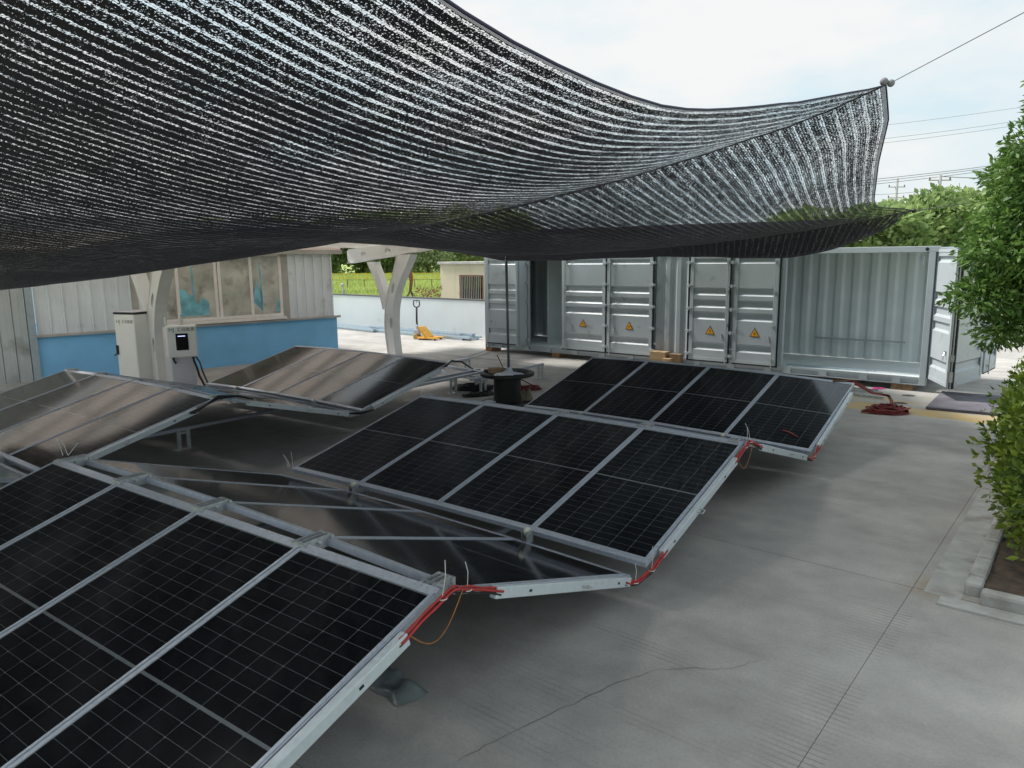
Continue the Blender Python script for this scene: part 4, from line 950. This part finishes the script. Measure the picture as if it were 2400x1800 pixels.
# drain hose on far floor
for k, (a, b_, c_, lb) in enumerate((((-2.0, 19.0), (-1.2, 21.1), (-.75, 23.5), 'thin grey cable along the far floor, left one of a pair'), ((-1.85, 18.9), (-1.0, 20.9), (-.6, 23.2), 'thin grey cable along the far floor, right one of a pair'))):
    mb = MB(); pts = []
    for j in range(20):
        u = j/19; pts.append(((1-u)**2*a[0]+2*u*(1-u)*b_[0]+u*u*c_[0]+.05*math.sin(9*u+k), (1-u)**2*a[1]+2*u*(1-u)*b_[1]+u*u*c_[1], .02))
    mb.tube(pts, .008, 6); o = mb.build('floor_cable', ledge_m, None, True); tag(o, lb, 'cable', 'thin cables on the far floor')

# ------------------------------------------------------------------ beyond the wall
hut = thing('site_hut', 'cream metal site hut with rust stains and a barred window behind the wall', 'building', (-3.12, 33.0, 0), math.atan2(-3.0, 2.05)*.78)
hy = -.78; hut.rotation_euler = (0, 0, hy)
for k in range(6): 
    mb = MB(); mb.box(k*1.0+.005, k*1.0+.995, 0, .05, 0, 2.62)
    if k in (1, 2):
        mb = MB(); w0, w1_ = (1.32, 2.0) if k == 1 else (2.0, 2.75)
        x0, x1 = k*1.0+.005, k*1.0+.995
        mb.box(x0, x1, 0, .05, 0, 1.15); mb.box(x0, x1, 0, .05, 2.12, 2.62)
        if k == 1: mb.box(x0, 1.32, 0, .05, 1.15, 2.12)
        else: mb.box(2.72, x1, 0, .05, 1.15, 2.12)
    mb.build('wall_panel', cream, hut)
mb = MB(); mb.box(-.02, 0, 0, 2.4, 0, 2.62); mb.build('side_wall', cream, hut)
mb = MB(); mb.box(-.1, 6.1, -.1, 2.5, 2.62, 2.74); mb.build('roof', ledge_m, hut, bevel=.02)
mb = MB(); mb.box(1.28, 2.76, -.03, .0, 1.10, 1.16); mb.box(1.28, 2.76, -.03, 0, 2.11, 2.17); mb.box(1.28, 1.33, -.03, 0, 1.16, 2.11); mb.box(2.71, 2.76, -.03, 0, 1.16, 2.11); mb.box(2.0, 2.05, -.03, 0, 1.16, 2.11); wn = mb.build('window', rust, hut)
mb = MB(); mb.box(1.33, 2.71, .06, .07, 1.16, 2.11); mb.build('pane', screen_m, wn)
for k in range(12): mb = MB(); mb.box(1.38+k*.112, 1.395+k*.112, -.05, -.035, 1.13, 2.14); mb.build('bar', mat('bar_grey', (.4, .38, .34), .6) if k == 0 else bpy.data.materials['bar_grey'], wn)
mb = MB(); mb.box(1.5, 1.95, .075, .3, 1.5, 1.68); mb.box(2.1, 2.5, .075, .3, 1.5, 1.7); mb.build('stored_bundle', cloth, hut)
# leaves as cards
def leaf_cluster_mesh(blobs, n, size, mb, rnd, inner=.35, star=1, droop=.2, aspect=.42):
    tot = sum(b_[3]*b_[4]*b_[5] for b_ in blobs)
    for (cx, cy, cz, rx, ry, rz) in blobs:
        k = int(n*rx*ry*rz/tot)
        for _ in range(k):
            a = rnd.uniform(0, 2*math.pi); cz_ = rnd.uniform(-1, 1); rr = (rnd.uniform(inner**3, 1))**(1/3)
            q = math.sqrt(1-cz_*cz_); dx, dy, dz = q*math.cos(a), q*math.sin(a), cz_
            wob_ = 1+.30*noise.noise(Vector((cx+dx*2.1, cy+dy*2.1, cz+dz*2.1)))+.15*noise.noise(Vector((cx+dx*5, cy+dy*5, cz+dz*5)))
            p = Vector((cx+dx*rx*rr*wob_, cy+dy*ry*rr*wob_, cz+dz*rz*rr*wob_))
            base = Vector((dx, dy, dz+.3)).normalized()
            for _s in range(star):
                L1 = size*rnd.uniform(.45, 1.45)
                d = (base+Vector((rnd.gauss(0, .75), rnd.gauss(0, .75), rnd.gauss(0, .6)-droop))).normalized()
                sd_ = d.cross(Vector((rnd.gauss(0, 1), rnd.gauss(0, 1), rnd.gauss(0, 1)+.4))).normalized()*L1*aspect*.5
                m_ = p+d*L1*.5
                o = len(mb.v); mb.v += [tuple(p), tuple(m_+sd_), tuple(p+d*L1), tuple(m_-sd_)]; mb.f.append([o, o+1, o+2, o+3]); mb.m.append(0)
def tree(name, label, base, trunk_h, tr, blobs, n, size, lm, seed, group=None, branches=7, star=1, **kw):
    rnd = random.Random(seed); base = Vector(base); t = thing(name, label, 'tree', base, 0, group)
    mb = MB(); top = Vector((rnd.uniform(-.2, .2), rnd.uniform(-.2, .2), trunk_h)); mid = top*.5+Vector((rnd.uniform(-.1, .1), rnd.uniform(-.1, .1), 0))
    mb.tube([(0, 0, -.05), mid, top], [tr, tr*.8, tr*.5], 10); mb.build('trunk', bark, t, True)
    mb = MB()
    for k in range(branches):
        b_ = blobs[k % len(blobs)]; e = Vector(b_[:3])-base+Vector((rnd.uniform(-.4, .4)*b_[3], rnd.uniform(-.4, .4)*b_[4], rnd.uniform(-.4, .3)*b_[5])); s0 = mid.lerp(top, rnd.uniform(.3, 1))
        m_ = s0.lerp(e, .5)+Vector((0, 0, .12*(e-s0).length)); mb.tube([s0, m_, e], [tr*.4, tr*.22, tr*.06], 6)
    mb.build('limb', bark, t, True)
    mb = MB(); leaf_cluster_mesh([(b_[0]-base.x, b_[1]-base.y, b_[2], *b_[3:]) for b_ in blobs], n, size, mb, rnd, star=star, **kw); mb.build('crown', lm, t)
    return t
# right hand tree: many sub-clumps
rnd = random.Random(21); bl = []
cx, cy, cz = 9.9, 11.2, 4.3
def rimg(xpx, ypx, Y):   # helper only for reading plan coordinates: returns x,z
    return (xpx-1200)/1722*Y, CAMH+Y*(606-ypx)/1722
for (x_, y_, z_, r_) in [(7.95, 10.9, 5.25, .5), (7.5, 10.9, 4.35, .42), (7.8, 11, 3.8, .75), (7.35, 10.8, 3.25, .50), (7.05, 10.8, 2.75, .50), (6.85, 10.8, 2.15, .42), (7.35, 11, 2.2, .6), (7.6, 11, 2.9, .75), (7.15, 10.8, 1.62, .36), (7.5, 10.9, 1.62, .34), (7.9, 11, 1.75, .5), (8.4, 11.2, 2.5, 1.0), (8.5, 11.3, 3.9, 1.05), (8.5, 11.2, 5.0, .8)]:
    bl.append((x_, y_, z_, r_, r_, r_*.72))
    for k in range(5):
        a = rnd.uniform(0, 6.28); bl.append((x_+r_*.85*math.cos(a), y_+r_*.85*math.sin(a), z_+r_*rnd.uniform(-.5, .5), r_*.38, r_*.38, r_*.24))
tree('broadleaf_tree', 'leafy green tree at the right edge in front of the open container doors', (8.9, 11.3, .05), 2.6, .14, bl, 46000, .105, leaf_tree, 5, branches=18, inner=.3, droop=.35, aspect=.36)
# hedge
hd = thing('evergreen_hedge', 'glossy green bush with yellow new leaves in the planting bed', 'bush', P0+plv*3+plu*.8)
bl = []; rnd = random.Random(31)
for k in range(22):
    tau = .55+k*.26; p = P0+plv*tau+plu*(.56+.12*max(0, 1.2-tau)+rnd.uniform(-.08, .1)); h = 1.02+.28*max(0, min(1, (tau-1.0)/1.2)); r_ = .62*min(1, .70+.3*max(0, tau-.6))
    bl.append((p.x, p.y, .28+h*.52, r_, r_, h*.62))
    for j in range(5):
        a = rnd.uniform(0, 6.28); bl.append((p.x+r_*.8*math.cos(a), p.y+r_*.8*math.sin(a), .35+h*rnd.uniform(.25, 1.0), .17, .17, .17))
for k in range(10):
    tau = 1.5+k*.5; p = P0+plv*tau+plu*1.35; bl.append((p.x, p.y, .85, .6, .6, .75))
hb = hd.location.copy(); mb = MB(); leaf_cluster_mesh([(b_[0]-hb.x, b_[1]-hb.y, b_[2]-hb.z, *b_[3:]) for b_ in bl], 30000, .075, mb, rnd, .45, 3, -.15, .42); mb.build('foliage', leaf_hedge, hd)
mb = MB()
for k in range(40):
    tau = 1.4+k*.13; p = P0+plv*tau+plu*(.6+rnd.uniform(-.15, .3))-hb; mb.tube([(p.x, p.y, .05), (p.x+rnd.uniform(-.1, .1), p.y+rnd.uniform(-.1, .1), .5), (p.x+rnd.uniform(-.3, .3), p.y+rnd.uniform(-.3, .3), 1.0)], [.014, .01, .005], 5)
mb.build('stem', bark, hd, True)
# small weeds in the soil corner
mb = MB(); bl = [(P0+plv*.9+plu*.55).to_tuple()[:2]+(.12, .12, .12, .06), (P0+plv*.5+plu*1.1).to_tuple()[:2]+(.12, .14, .12, .06)]
leaf_cluster_mesh(bl, 60, .07, mb, rnd, .1, 2, 0, .4); o = mb.build('seedling', leaf_hedge); tag(o, 'few low seedling leaves on the bare soil in front of the bush', 'plant')

# trees behind the container (right) and beyond the field (left)
def blobtree(cx, cy, cz, R_, H_, rnd, n=12):
    o = [(cx, cy, cz, R_*.8, R_*.8, H_*.8)]
    for k in range(n):
        a = rnd.uniform(0, 6.28); f = rnd.uniform(.45, .95); z = rnd.uniform(-.7, .85)
        q = math.sqrt(max(.1, 1-z*z)); o.append((cx+R_*f*q*math.cos(a), cy+R_*f*q*math.sin(a), cz+H_*z*.85, R_*.38, R_*.38, H_*.26))
    return o
rnd = random.Random(77)
specs = [(19.5, 40, 4.3, 3.2, 1.7), (22.8, 42, 4.7, 3.2, 2.1), (26.3, 43, 4.9, 3.4, 2.2), (30.5, 44, 4.6, 3.6, 2.2), (15.5, 41, 4.1, 3.2, 1.7), (35, 46, 5, 4, 2.4)]
lbs = ['pale green tree behind the container roof, leftmost below the net corner', 'pale green round tree just right of the net corner', 'tallest pale green tree below the nearer utility pole', 'pale green tree partly behind the broadleaf tree', 'pale green low tree under the net edge behind the container', 'green tree at the right edge behind the broadleaf tree']
for k, (x_, y_, z_, r_, h_) in enumerate(specs):
    lm = leaf_far
    tree('background_tree', lbs[k], (x_, y_, -.05), z_*.7, .25, blobtree(x_, y_, z_-.6, r_, h_+.3, rnd, 16), 7000, .34, lm, 50+k, 'trees behind the container', star=1, inner=.5, aspect=.6)
LD = leaf_dark
spec2 = [(-52, 150, 5.6, 6.5, 5.5, leaf_dark), (-43, 148, 6.2, 6.5, 5.8, leaf_dark), (-36, 140, 5.6, 5.5, 5.2, leaf_far), (-29, 146, 6.5, 6, 6, leaf_dark), (-23, 138, 6.4, 6, 6, leaf_far), (-15, 136, 6.6, 6.2, 6, leaf_pale), (-8, 140, 7.0, 6.5, 6.3, leaf_pale), (-1, 142, 7, 6.5, 6.3, leaf_dark), (-60, 152, 6, 7, 6, leaf_dark)]
l2 = ['dark tree beyond the field, next to the shed corner', 'dark tree beyond the field, second from the shed corner', 'light green tree beyond the field left of the carport beam end', 'dark tree beyond the field below the carport beam', 'mid green tree beyond the field seen through the fork of the post', 'pale silvery tree beyond the field right of the curved post', 'pale silvery tree beyond the field above the site hut', 'dark tree beyond the field behind the site hut', 'dark tree beyond the field hidden by the shed']
for k, (x_, y_, z_, r_, h_, lm) in enumerate(spec2):
    tree('background_tree', l2[k], (x_, y_, -.05), 4, .3, blobtree(x_, y_, z_, r_, h_, rnd, 18), 8500, .62, lm, 80+k, 'trees beyond the field', inner=.5, aspect=.7)
mb = MB(); bl = [(-70+6*k, 156, 1.6, 4.5, 3, 2.6) for k in range(14)]; leaf_cluster_mesh(bl, 9000, .9, mb, rnd, .4, 1, 0, .7); o = mb.build('undergrowth', leaf_dark); tag(o, kind='stuff'); tag(o, 'dark undergrowth along the far edge of the field')
# grass
mb = MB(); rnd = random.Random(9)
for _ in range(45000):
    Y = 36+100*rnd.random()**1.5; X = Y*rnd.uniform(-.30, -.06); h = rnd.uniform(.15, .42)*(1+Y/120); w = .05*(1+Y/60)
    a = rnd.uniform(0, 3.14); dx, dy = w*math.cos(a), w*math.sin(a); lx, ly = rnd.gauss(0, .12), rnd.gauss(0, .12)
    o = len(mb.v); mb.v += [(X-dx, Y-dy, -.05), (X+dx, Y+dy, -.05), (X+lx, Y+ly, h)]; mb.f.append([o, o+1, o+2]); mb.m.append(0)
o = mb.build('grass', grassm); tag(o, 'bright green tall grass covering the field behind the white wall', kind='stuff')
# yellow fence far
fe = thing('yellow_fence', 'thin yellow metal fence across the far side of the grass field', 'fence', (-26, 96, 0), 0)
mb = MB(); mb.beam((0, 0, 1.25), (23, -5.2, 1.25), .08, .07); mb.build('rail', yfence, fe); mb = MB(); mb.beam((0, 0, .75), (23, -5.2, .75), .08, .07); mb.build('rail', yfence, fe)
for k in range(16): mb = MB(); x_ = k*23/15; mb.box(x_-.06, x_+.06, -x_*.226-.06, -x_*.226+.06, 0, 1.35); mb.build('fence_post', yfence, fe)
fg = thing('wire_fence', 'faint dark wire fence posts standing in the field grass', 'fence', (-20, 70, 0), 0)
for k in range(12): mb = MB(); x_ = k*1.6; mb.box(x_-.03, x_+.03, -x_*.2-.03, -x_*.2+.03, 0, 1.15); mb.build('fence_post', rust, fg)
mb = MB(); mb.beam((0, 0, 1.1), (17.6, -3.52, 1.1), .03, .03); mb.build('wire', rust, fg)
# dead sapling + dry leaves on the wall
ds = thing('dead_sapling', 'broken bare sapling with dry brown leaves behind the white wall', 'tree', (-4.25, 31.2, 1.0))
mb = MB(); mb.tube([(0, 0, .55), (.06, 0, .95), (.04, 0, 1.25), (.03, 0, 1.52)], [.05, .075, .085, .05], 8); mb.tube([(.05, 0, 1.12), (-.3, 0, 1.20), (-.55, 0, 1.12), (-.72, 0, .8)], [.05, .045, .035, .01], 7); mb.build('trunk', drybr, ds, True)
mb = MB(); rnd = random.Random(3)
for k in range(9):
    a = rnd.uniform(-1, 1); mb.tube([(0, 0, .6), (a*.2, rnd.uniform(-.1, .1), .45-.1*abs(a)), (a*.6, rnd.uniform(-.2, .2), .05+rnd.uniform(-.1, .2))], [.028, .018, .006], 5)
mb.build('limb', bark, ds, True)
mb = MB(); leaf_cluster_mesh([(.5, 0, .45, .35, .2, .22), (1.0, 0, .4, .3, .2, .25), (-.9, .0, .42, .12, .1, .25), (1.25, 0, .55, .1, .1, .25)], 420, .09, mb, rnd, .1, 1, 0, .5); mb.build('dry_leaves', leaf_dry, ds)
mb = MB(); mb.lathe([(.05, 0), (.06, .2), (.02, .3), (.02, .34)], 10); mb.sphere((-.03, 0, .40), .08); o = mb.build('wall_lamp', ledge_m, None, True, loc=(-7.35, 32.5, 1.385)); tag(o, 'small lamp like fitting on top of the white wall near the shed', 'fitting')

# utility poles and wires
def upole(x_, y_, h, label, arms):
    t = thing('utility_pole', label, 'utility pole', (x_, y_, -.05), 0, 'utility poles behind the trees')
    mb = MB(); mb.tube([(0, 0, 0), (0, 0, h)], [.2, .13], 10); mb.build('pole_shaft', poly, t, True)
    for z in arms: mb = MB(); mb.beam((-.9, 0, z), (.9, 0, z), .08, .08); mb.build('crossarm', poly, t)
    for z in arms:
        for q in (-.8, .8): mb = MB(); mb.lathe([(.05, 0), (.07, .08), (.03, .2)], 8, 0, (q, 0, z+.04)); mb.build('insulator', rust, t)
upole(40.9, 80, 10.9, 'far thin utility pole left of the treetop', [10.0, 8.9]); upole(34.05, 60, 9.1, 'nearer thicker utility pole above the treetop', [8.7])
def wire(a, b_, sag, r, label):
    a = Vector(a); b_ = Vector(b_); mb = MB(); mb.tube([a.lerp(b_, k/16)-Vector((0, 0, sag*4*(k/16)*(1-k/16))) for k in range(17)], r, 4, caps=False); o = mb.build('overhead_wire', wirem); tag(o, label, 'wire', 'overhead power wires')
def at(xp, yp, Y): # plan position of a distant wire end from its bearing and elevation
    x_ = (xp-1200)/1722; e = (900-yp)/1722
    v = rgt*0 + r2*x_ + (-d2)*e + fwd; k = Y/v.y; return Vector((0, 0, CAMH))+v*k
for (x1, y1), (x2, y2), Y, r, lb in [((1900, 310), (2420, 247), 60, .012, 'highest thin wire of the upper group'), ((1900, 342), (2420, 278), 60, .014, 'middle thin wire of the upper group'), ((1900, 352), (2420, 288), 60, .014, 'lowest thin wire of the upper group'),
    ((1900, 434), (2420, 375), 70, .03, 'top wire of the lower bundle crossing the poles'), ((1900, 440), (2420, 379), 70, .028, 'second wire of the lower bundle crossing the poles'), ((1900, 446), (2420, 385), 70, .028, 'third wire of the lower bundle crossing the poles'), ((2202, 413), (2420, 412), 60, .03, 'level wire leaving the nearer pole to the right'), ((2030, 456), (2195, 443), 78, .022, 'sagging lower wire between the two poles')]:
    wire(at(x1, y1, Y), at(x2, y2, Y*.96), .15, r, lb)

# ------------------------------------------------------------------ SHADE NET
def net_mat():
    m = bpy.data.materials.new('shade_net_knit'); m.use_nodes = True; t = m.node_tree; n = t.nodes; l = t.links
    n.clear(); out = n.new('ShaderNodeOutputMaterial')
    uv = n.new('ShaderNodeUVMap'); sx = n.new('ShaderNodeSeparateXYZ'); l.new(uv.outputs[0], sx.inputs[0])
    U, V = sx.outputs['X'], sx.outputs['Y']      # U in stripes, V in metres along the stripes
    def math_(op, a, b_=None, c_=None):
        x = n.new('ShaderNodeMath'); x.operation = op
        for i, q in enumerate((a, b_, c_)):
            if q is None: continue
            if isinstance(q, (int, float)): x.inputs[i].default_value = q
            else: l.new(q, x.inputs[i])
        return x.outputs[0]
    def mr(v, a, b_, c_, d_, sm=False):
        r = n.new('ShaderNodeMapRange'); 
        if sm: r.interpolation_type = 'SMOOTHSTEP'
        for k, q in zip(('From Min', 'From Max', 'To Min', 'To Max'), (a, b_, c_, d_)): r.inputs[k].default_value = q
        l.new(v, r.inputs['Value']); return r.outputs[0]
    def noi(vx, vy, det=2, sc=1):
        cb = n.new('ShaderNodeCombineXYZ'); l.new(vx, cb.inputs[0]); l.new(vy, cb.inputs[1])
        z = n.new('ShaderNodeTexNoise'); z.noise_dimensions = '2D'; z.inputs['Scale'].default_value = sc; z.inputs['Detail'].default_value = det; l.new(cb.outputs[0], z.inputs['Vector']); return z.outputs['Fac']
    f = math_('FRACT', math_('ADD', U, math_('MULTIPLY', math_('SUBTRACT', noi(U, V, 2, .9), .5), .18)))
    d = math_('ABSOLUTE', math_('SUBTRACT', f, .5))        # 0 at the open band centre, .5 mid dense
    band = mr(d, .07, .20, 1., 0., True)                   # 1 in open band
    big = mr(noi(math_('MULTIPLY', U, .12), math_('MULTIPLY', V, .55), 3), .3, .7, -.035, .045)
    med = mr(noi(math_('MULTIPLY', U, 1.3), math_('MULTIPLY', V, 6.), 4), .3, .7, -.05, .05)
    dash = noi(math_('MULTIPLY', U, 9.), math_('MULTIPLY', V, 150.), 2)      # short dashes across the stripe
    fine = noi(math_('MULTIPLY', U, 26.), math_('MULTIPLY', V, 240.), 1)
    mixd = math_('ADD', math_('MULTIPLY', dash, .62), math_('MULTIPLY', fine, .38))
    thr = math_('SUBTRACT', math_('ADD', .695, mr(U, 2, 30, -.055, .075)), math_('MULTIPLY', band, .20)); loose = mr(V, -3., .3, 0., 1.); clump = math_('ADD', math_('MULTIPLY', mr(noi(math_('MULTIPLY', U, 5.5), math_('MULTIPLY', V, 70.), 1), .30, .70, -1., 1.), mr(loose, 0., 1., .085, .19)), math_('MULTIPLY', math_('SINE', math_('MULTIPLY', U, 31.4)), mr(loose, 0., 1., .012, .06))); thr = math_('ADD', thr, math_('MULTIPLY', loose, math_('SUBTRACT', math_('MULTIPLY', band, .05), .012))); thr = math_('SUBTRACT', thr, clump); thr = math_('SUBTRACT', thr, big); thr = math_('SUBTRACT', thr, med)
    thr = math_('ADD', thr, mr(V, 5.6, 6.0, 0., .06)); hole = math_('GREATER_THAN', mixd, thr)
    # knit line thread down the band centre stays closed, hem strip near edge is dense
    thread = mr(d, .0, .022, 0., 1.)
    hole = math_('MULTIPLY', hole, math_('GREATER_THAN', thread, .5))
    hem = math_('GREATER_THAN', U, .32); hem2 = math_('MULTIPLY', math_('SUBTRACT', 1, hem), math_('GREATER_THAN', math_('SINE', math_('MULTIPLY', U, 90)), .75))
    hole = math_('ADD', math_('MULTIPLY', hole, hem), hem2)
    b = n.new('ShaderNodeBsdfPrincipled'); b.inputs['Base Color'].default_value = (.006, .0065, .009, 1); b.inputs['Roughness'].default_value = .55; b.inputs['Specular IOR Level'].default_value = .25
    tl = n.new('ShaderNodeBsdfTranslucent'); tl.inputs['Color'].default_value = (.012, .012, .016, 1)
    m0 = n.new('ShaderNodeMixShader'); m0.inputs[0].default_value = .2; l.new(b.outputs[0], m0.inputs[1]); l.new(tl.outputs[0], m0.inputs[2])
    bp = n.new('ShaderNodeBump'); bp.inputs['Strength'].default_value = 1; bp.inputs['Distance'].default_value = .01; l.new(fine, bp.inputs['Height']); l.new(bp.outputs[0], b.inputs['Normal'])
    tr = n.new('ShaderNodeBsdfTransparent'); ms = n.new('ShaderNodeMixShader'); l.new(hole, ms.inputs[0]); l.new(m0.outputs[0], ms.inputs[1]); l.new(tr.outputs[0], ms.inputs[2])
    l.new(ms.outputs[0], out.inputs['Surface']); return m
T1 = Vector((2.68, 5.5, 0)); TV = Vector((.508, .861, 0)); SV = Vector((-.861, .508, 0))
R1 = [(0, 4.0), (.43, 3.828), (1.67, 3.52), (3.09, 3.272), (4.1, 3.143), (5.17, 3.018), (6.25, 2.911), (8.95, 2.67), (12.67, 2.412), (16, 2.3)]
R2 = [(0, 3.41), (1.21, 3.2), (2.56, 3.04), (3.7, 2.97), (5.62, 2.90), (6.67, 2.86), (8.35, 3.05), (9.84, 3.25), (11.5, 3.6), (16, 4.2)]
R0 = [(0, 3.72), (3, 3.85), (6, 3.75), (10, 3.5), (16, 3.2)]
HEM = [(0, 3.39), (.2, 3.28), (.46, 3.14), (1.15, 2.87), (1.84, 2.76), (3.43, 2.82), (5.0, 2.80), (5.88, 2.77), (6.97, 2.77), (8.35, 2.98), (9.84, 3.15), (11.5, 3.5), (16, 4.1)]
E1t = [(-7.5, .8), (-4, .75), (-3, .60), (-1.6, .45), (-.9, .3), (-.3, .12), (0, 0)]
E2t = [(0, 0), (1, .04), (2.3, .2), (4, .36), (4.6, .38), (5.0, .28), (5.8, 0)]
ESAG = [(-7.5, -.2), (-6, 0), (-4.4, .26), (-4, .29), (-3, .37), (-1.6, .17), (-.9, .07), (0, 0)]
def net_point(q, t):
    """q metres of fabric from the hem, t metres along the stripes"""
    if t <= 0: se = smooth_tab(E1t, t, .5)*min(1, -t/.15+0) if t < 0 else 0
    elif t <= 5.8: se = smooth_tab(E2t, t, .12) if .15 < t < 5.6 else interp(E2t, t)
    else: se = (t-5.8)*.52
    s_ = q+se*math.exp(-q/(1.6 if t < 5.8 else 4))
    if t <= 0:
        u = min(1, -t/6.0); z = smooth_tab(R1, s_, .4)*(1-u)+smooth_tab(R0, s_, .5)*u if s_ > .4 else interp(R1, s_)*(1-u)+interp(R0, s_)*u
        wq = math.exp(-q/.8); es = smooth_tab(ESAG, t, .6)
        z -= wq*es+(1-wq)*(.44*4*u*(1-u))
        if -t > 6: z += (-t-6)*.3
    elif t <= 5.8:
        u = t/5.8; a = interp(R1, s_) if s_ < .4 else smooth_tab(R1, s_, .4); b_ = interp(R2, s_) if s_ < .4 else smooth_tab(R2, s_, .4)
        w_ = min(1, s_/1.2)*max(0, min(1, (8.5-s_)/3)); pu = 1-(1-u)**(1+1.1*w_); z = a*(1-pu)+b_*pu
        sag = (.10*(1-math.exp(-s_/1.5)))*w_+.0 - .06*max(0, 1-s_/.6); z -= sag*4*u*(1-u); z += .30*max(0, min(1, (s_-4.8)/2.2))*math.sin(math.pi*u**.55)
    else:
        b_ = interp(R2, s_) if s_ < .4 else smooth_tab(R2, s_, .4); h = interp(HEM, s_) if s_ < .4 else smooth_tab(HEM, s_, .3)
        d_ = t-5.8
        if d_ <= .5: z = b_+(h-b_)*d_/.5
        elif d_ <= .7: z = h
        else:
            u = min(1, (d_-.7)/1.3); u = u*u*(3-2*u); z = h+(max(3.42, b_+.1)-h)*u
    p = T1+SV*s_+TV*t; 
    z += .012*noise.noise(Vector((s_*2.2, t*1.1, 0)))*min(1, q*2)
    return Vector((p.x, p.y, z))
qs = [0, .02, .05, .1, .17, .25, .35, .5]+[.5+.15*k for k in range(1, 95)]
ts = [-7.5+.25*k for k in range(30)]+[-.2, -.1, -.05, 0, .05, .1, .2]+[.2+.2*k for k in range(1, 27)]+[5.5, 5.6, 5.7, 5.75, 5.8, 5.85, 5.95, 6.05, 6.15, 6.25, 6.35, 6.5, 6.65, 6.8, 7.0, 7.2, 7.5, 7.8, 8.2, 8.8, 9.4, 10, 10.6, 11.2]
ts = sorted(set(round(t, 3) for t in ts))
me = bpy.data.meshes.new('net_fabric'); vs = [net_point(q, t) for q in qs for t in ts]; nT = len(ts)
fs = [(i*nT+j, (i+1)*nT+j, (i+1)*nT+j+1, i*nT+j+1) for i in range(len(qs)-1) for j in range(nT-1) if not (ts[j] >= 0 and qs[i] > (13.2 if ts[j] < 6.4 else 12.2))]
me.from_pydata([tuple(v) for v in vs], [], fs); uvl = me.uv_layers.new(name='UVMap')
PITCHS = .096
for p in me.polygons:
    for li in p.loop_indices:
        vi = me.loops[li].vertex_index; uvl.data[li].uv = (qs[vi//nT]/PITCHS, ts[vi % nT])
    p.use_smooth = True
me.materials.append(net_mat()); me.update()
net = thing('shade_net', 'large black knitted shade net sagging over the whole yard', 'shade net', (T1.x, T1.y, 0))
link('net_fabric', me, net, loc=(-T1.x, -T1.y, 0))
mb = MB(); edge = [net_point(0, t)-Vector((T1.x, T1.y, 0)) for t in ts if t <= 5.8]; mb.tube(edge, .006, 6); mb.build('edge_cord', mat('cord_navy', (.02, .02, .06), .6), net, True)
mb = MB(); mb.tube([net_point(q, 0)-Vector((T1.x, T1.y, -.004)) for q in qs], .006, 6); mb.tube([net_point(q, 5.8)-Vector((T1.x, T1.y, -.004)) for q in qs], .006, 6); mb.build('support_rope', blk_c, net, True)
tp = net_point(0, 0)-Vector((T1.x, T1.y, 0)); mb = MB(); mb.sphere(tp+Vector((-.015, 0, .025)), .028); mb.sphere(tp+Vector((.03, -.01, .012)), .026); mb.build('corner_knot', mat('knot_grey', (.2, .2, .22), .8), net, True)
t2p = net_point(0, 5.8); mb = MB(); mb.sphere(t2p, .03); o = mb.build('rope_knot', blk_c, None, True); tag(o, 'dark knot at the far pointed corner of the shade net', 'knot')
def rope(a, b_, sag, r, label):
    mb = MB(); a = Vector(a); b_ = Vector(b_); mb.tube([a.lerp(b_, k/20)-Vector((0, 0, sag*4*(k/20)*(1-k/20))) for k in range(21)], r, 6); o = mb.build('tie_rope', wirem, None, True); tag(o, label, 'rope')
a = net_point(0, 0)+Vector((.04, -.01, .02)); rope(a, Vector((2.5, 3.8, 3.95))+(Vector((2.5, 3.8, 3.95))-a)*1.2 if False else at(2440, 8, 4.3), 0.0, .0028, 'thin rope pulling the upper net corner towards the upper right')
rope(t2p, at(2420, 455, 13), .0, .006, 'thin rope from the far net corner to the tree on the right')
bpy.context.view_layer.update()
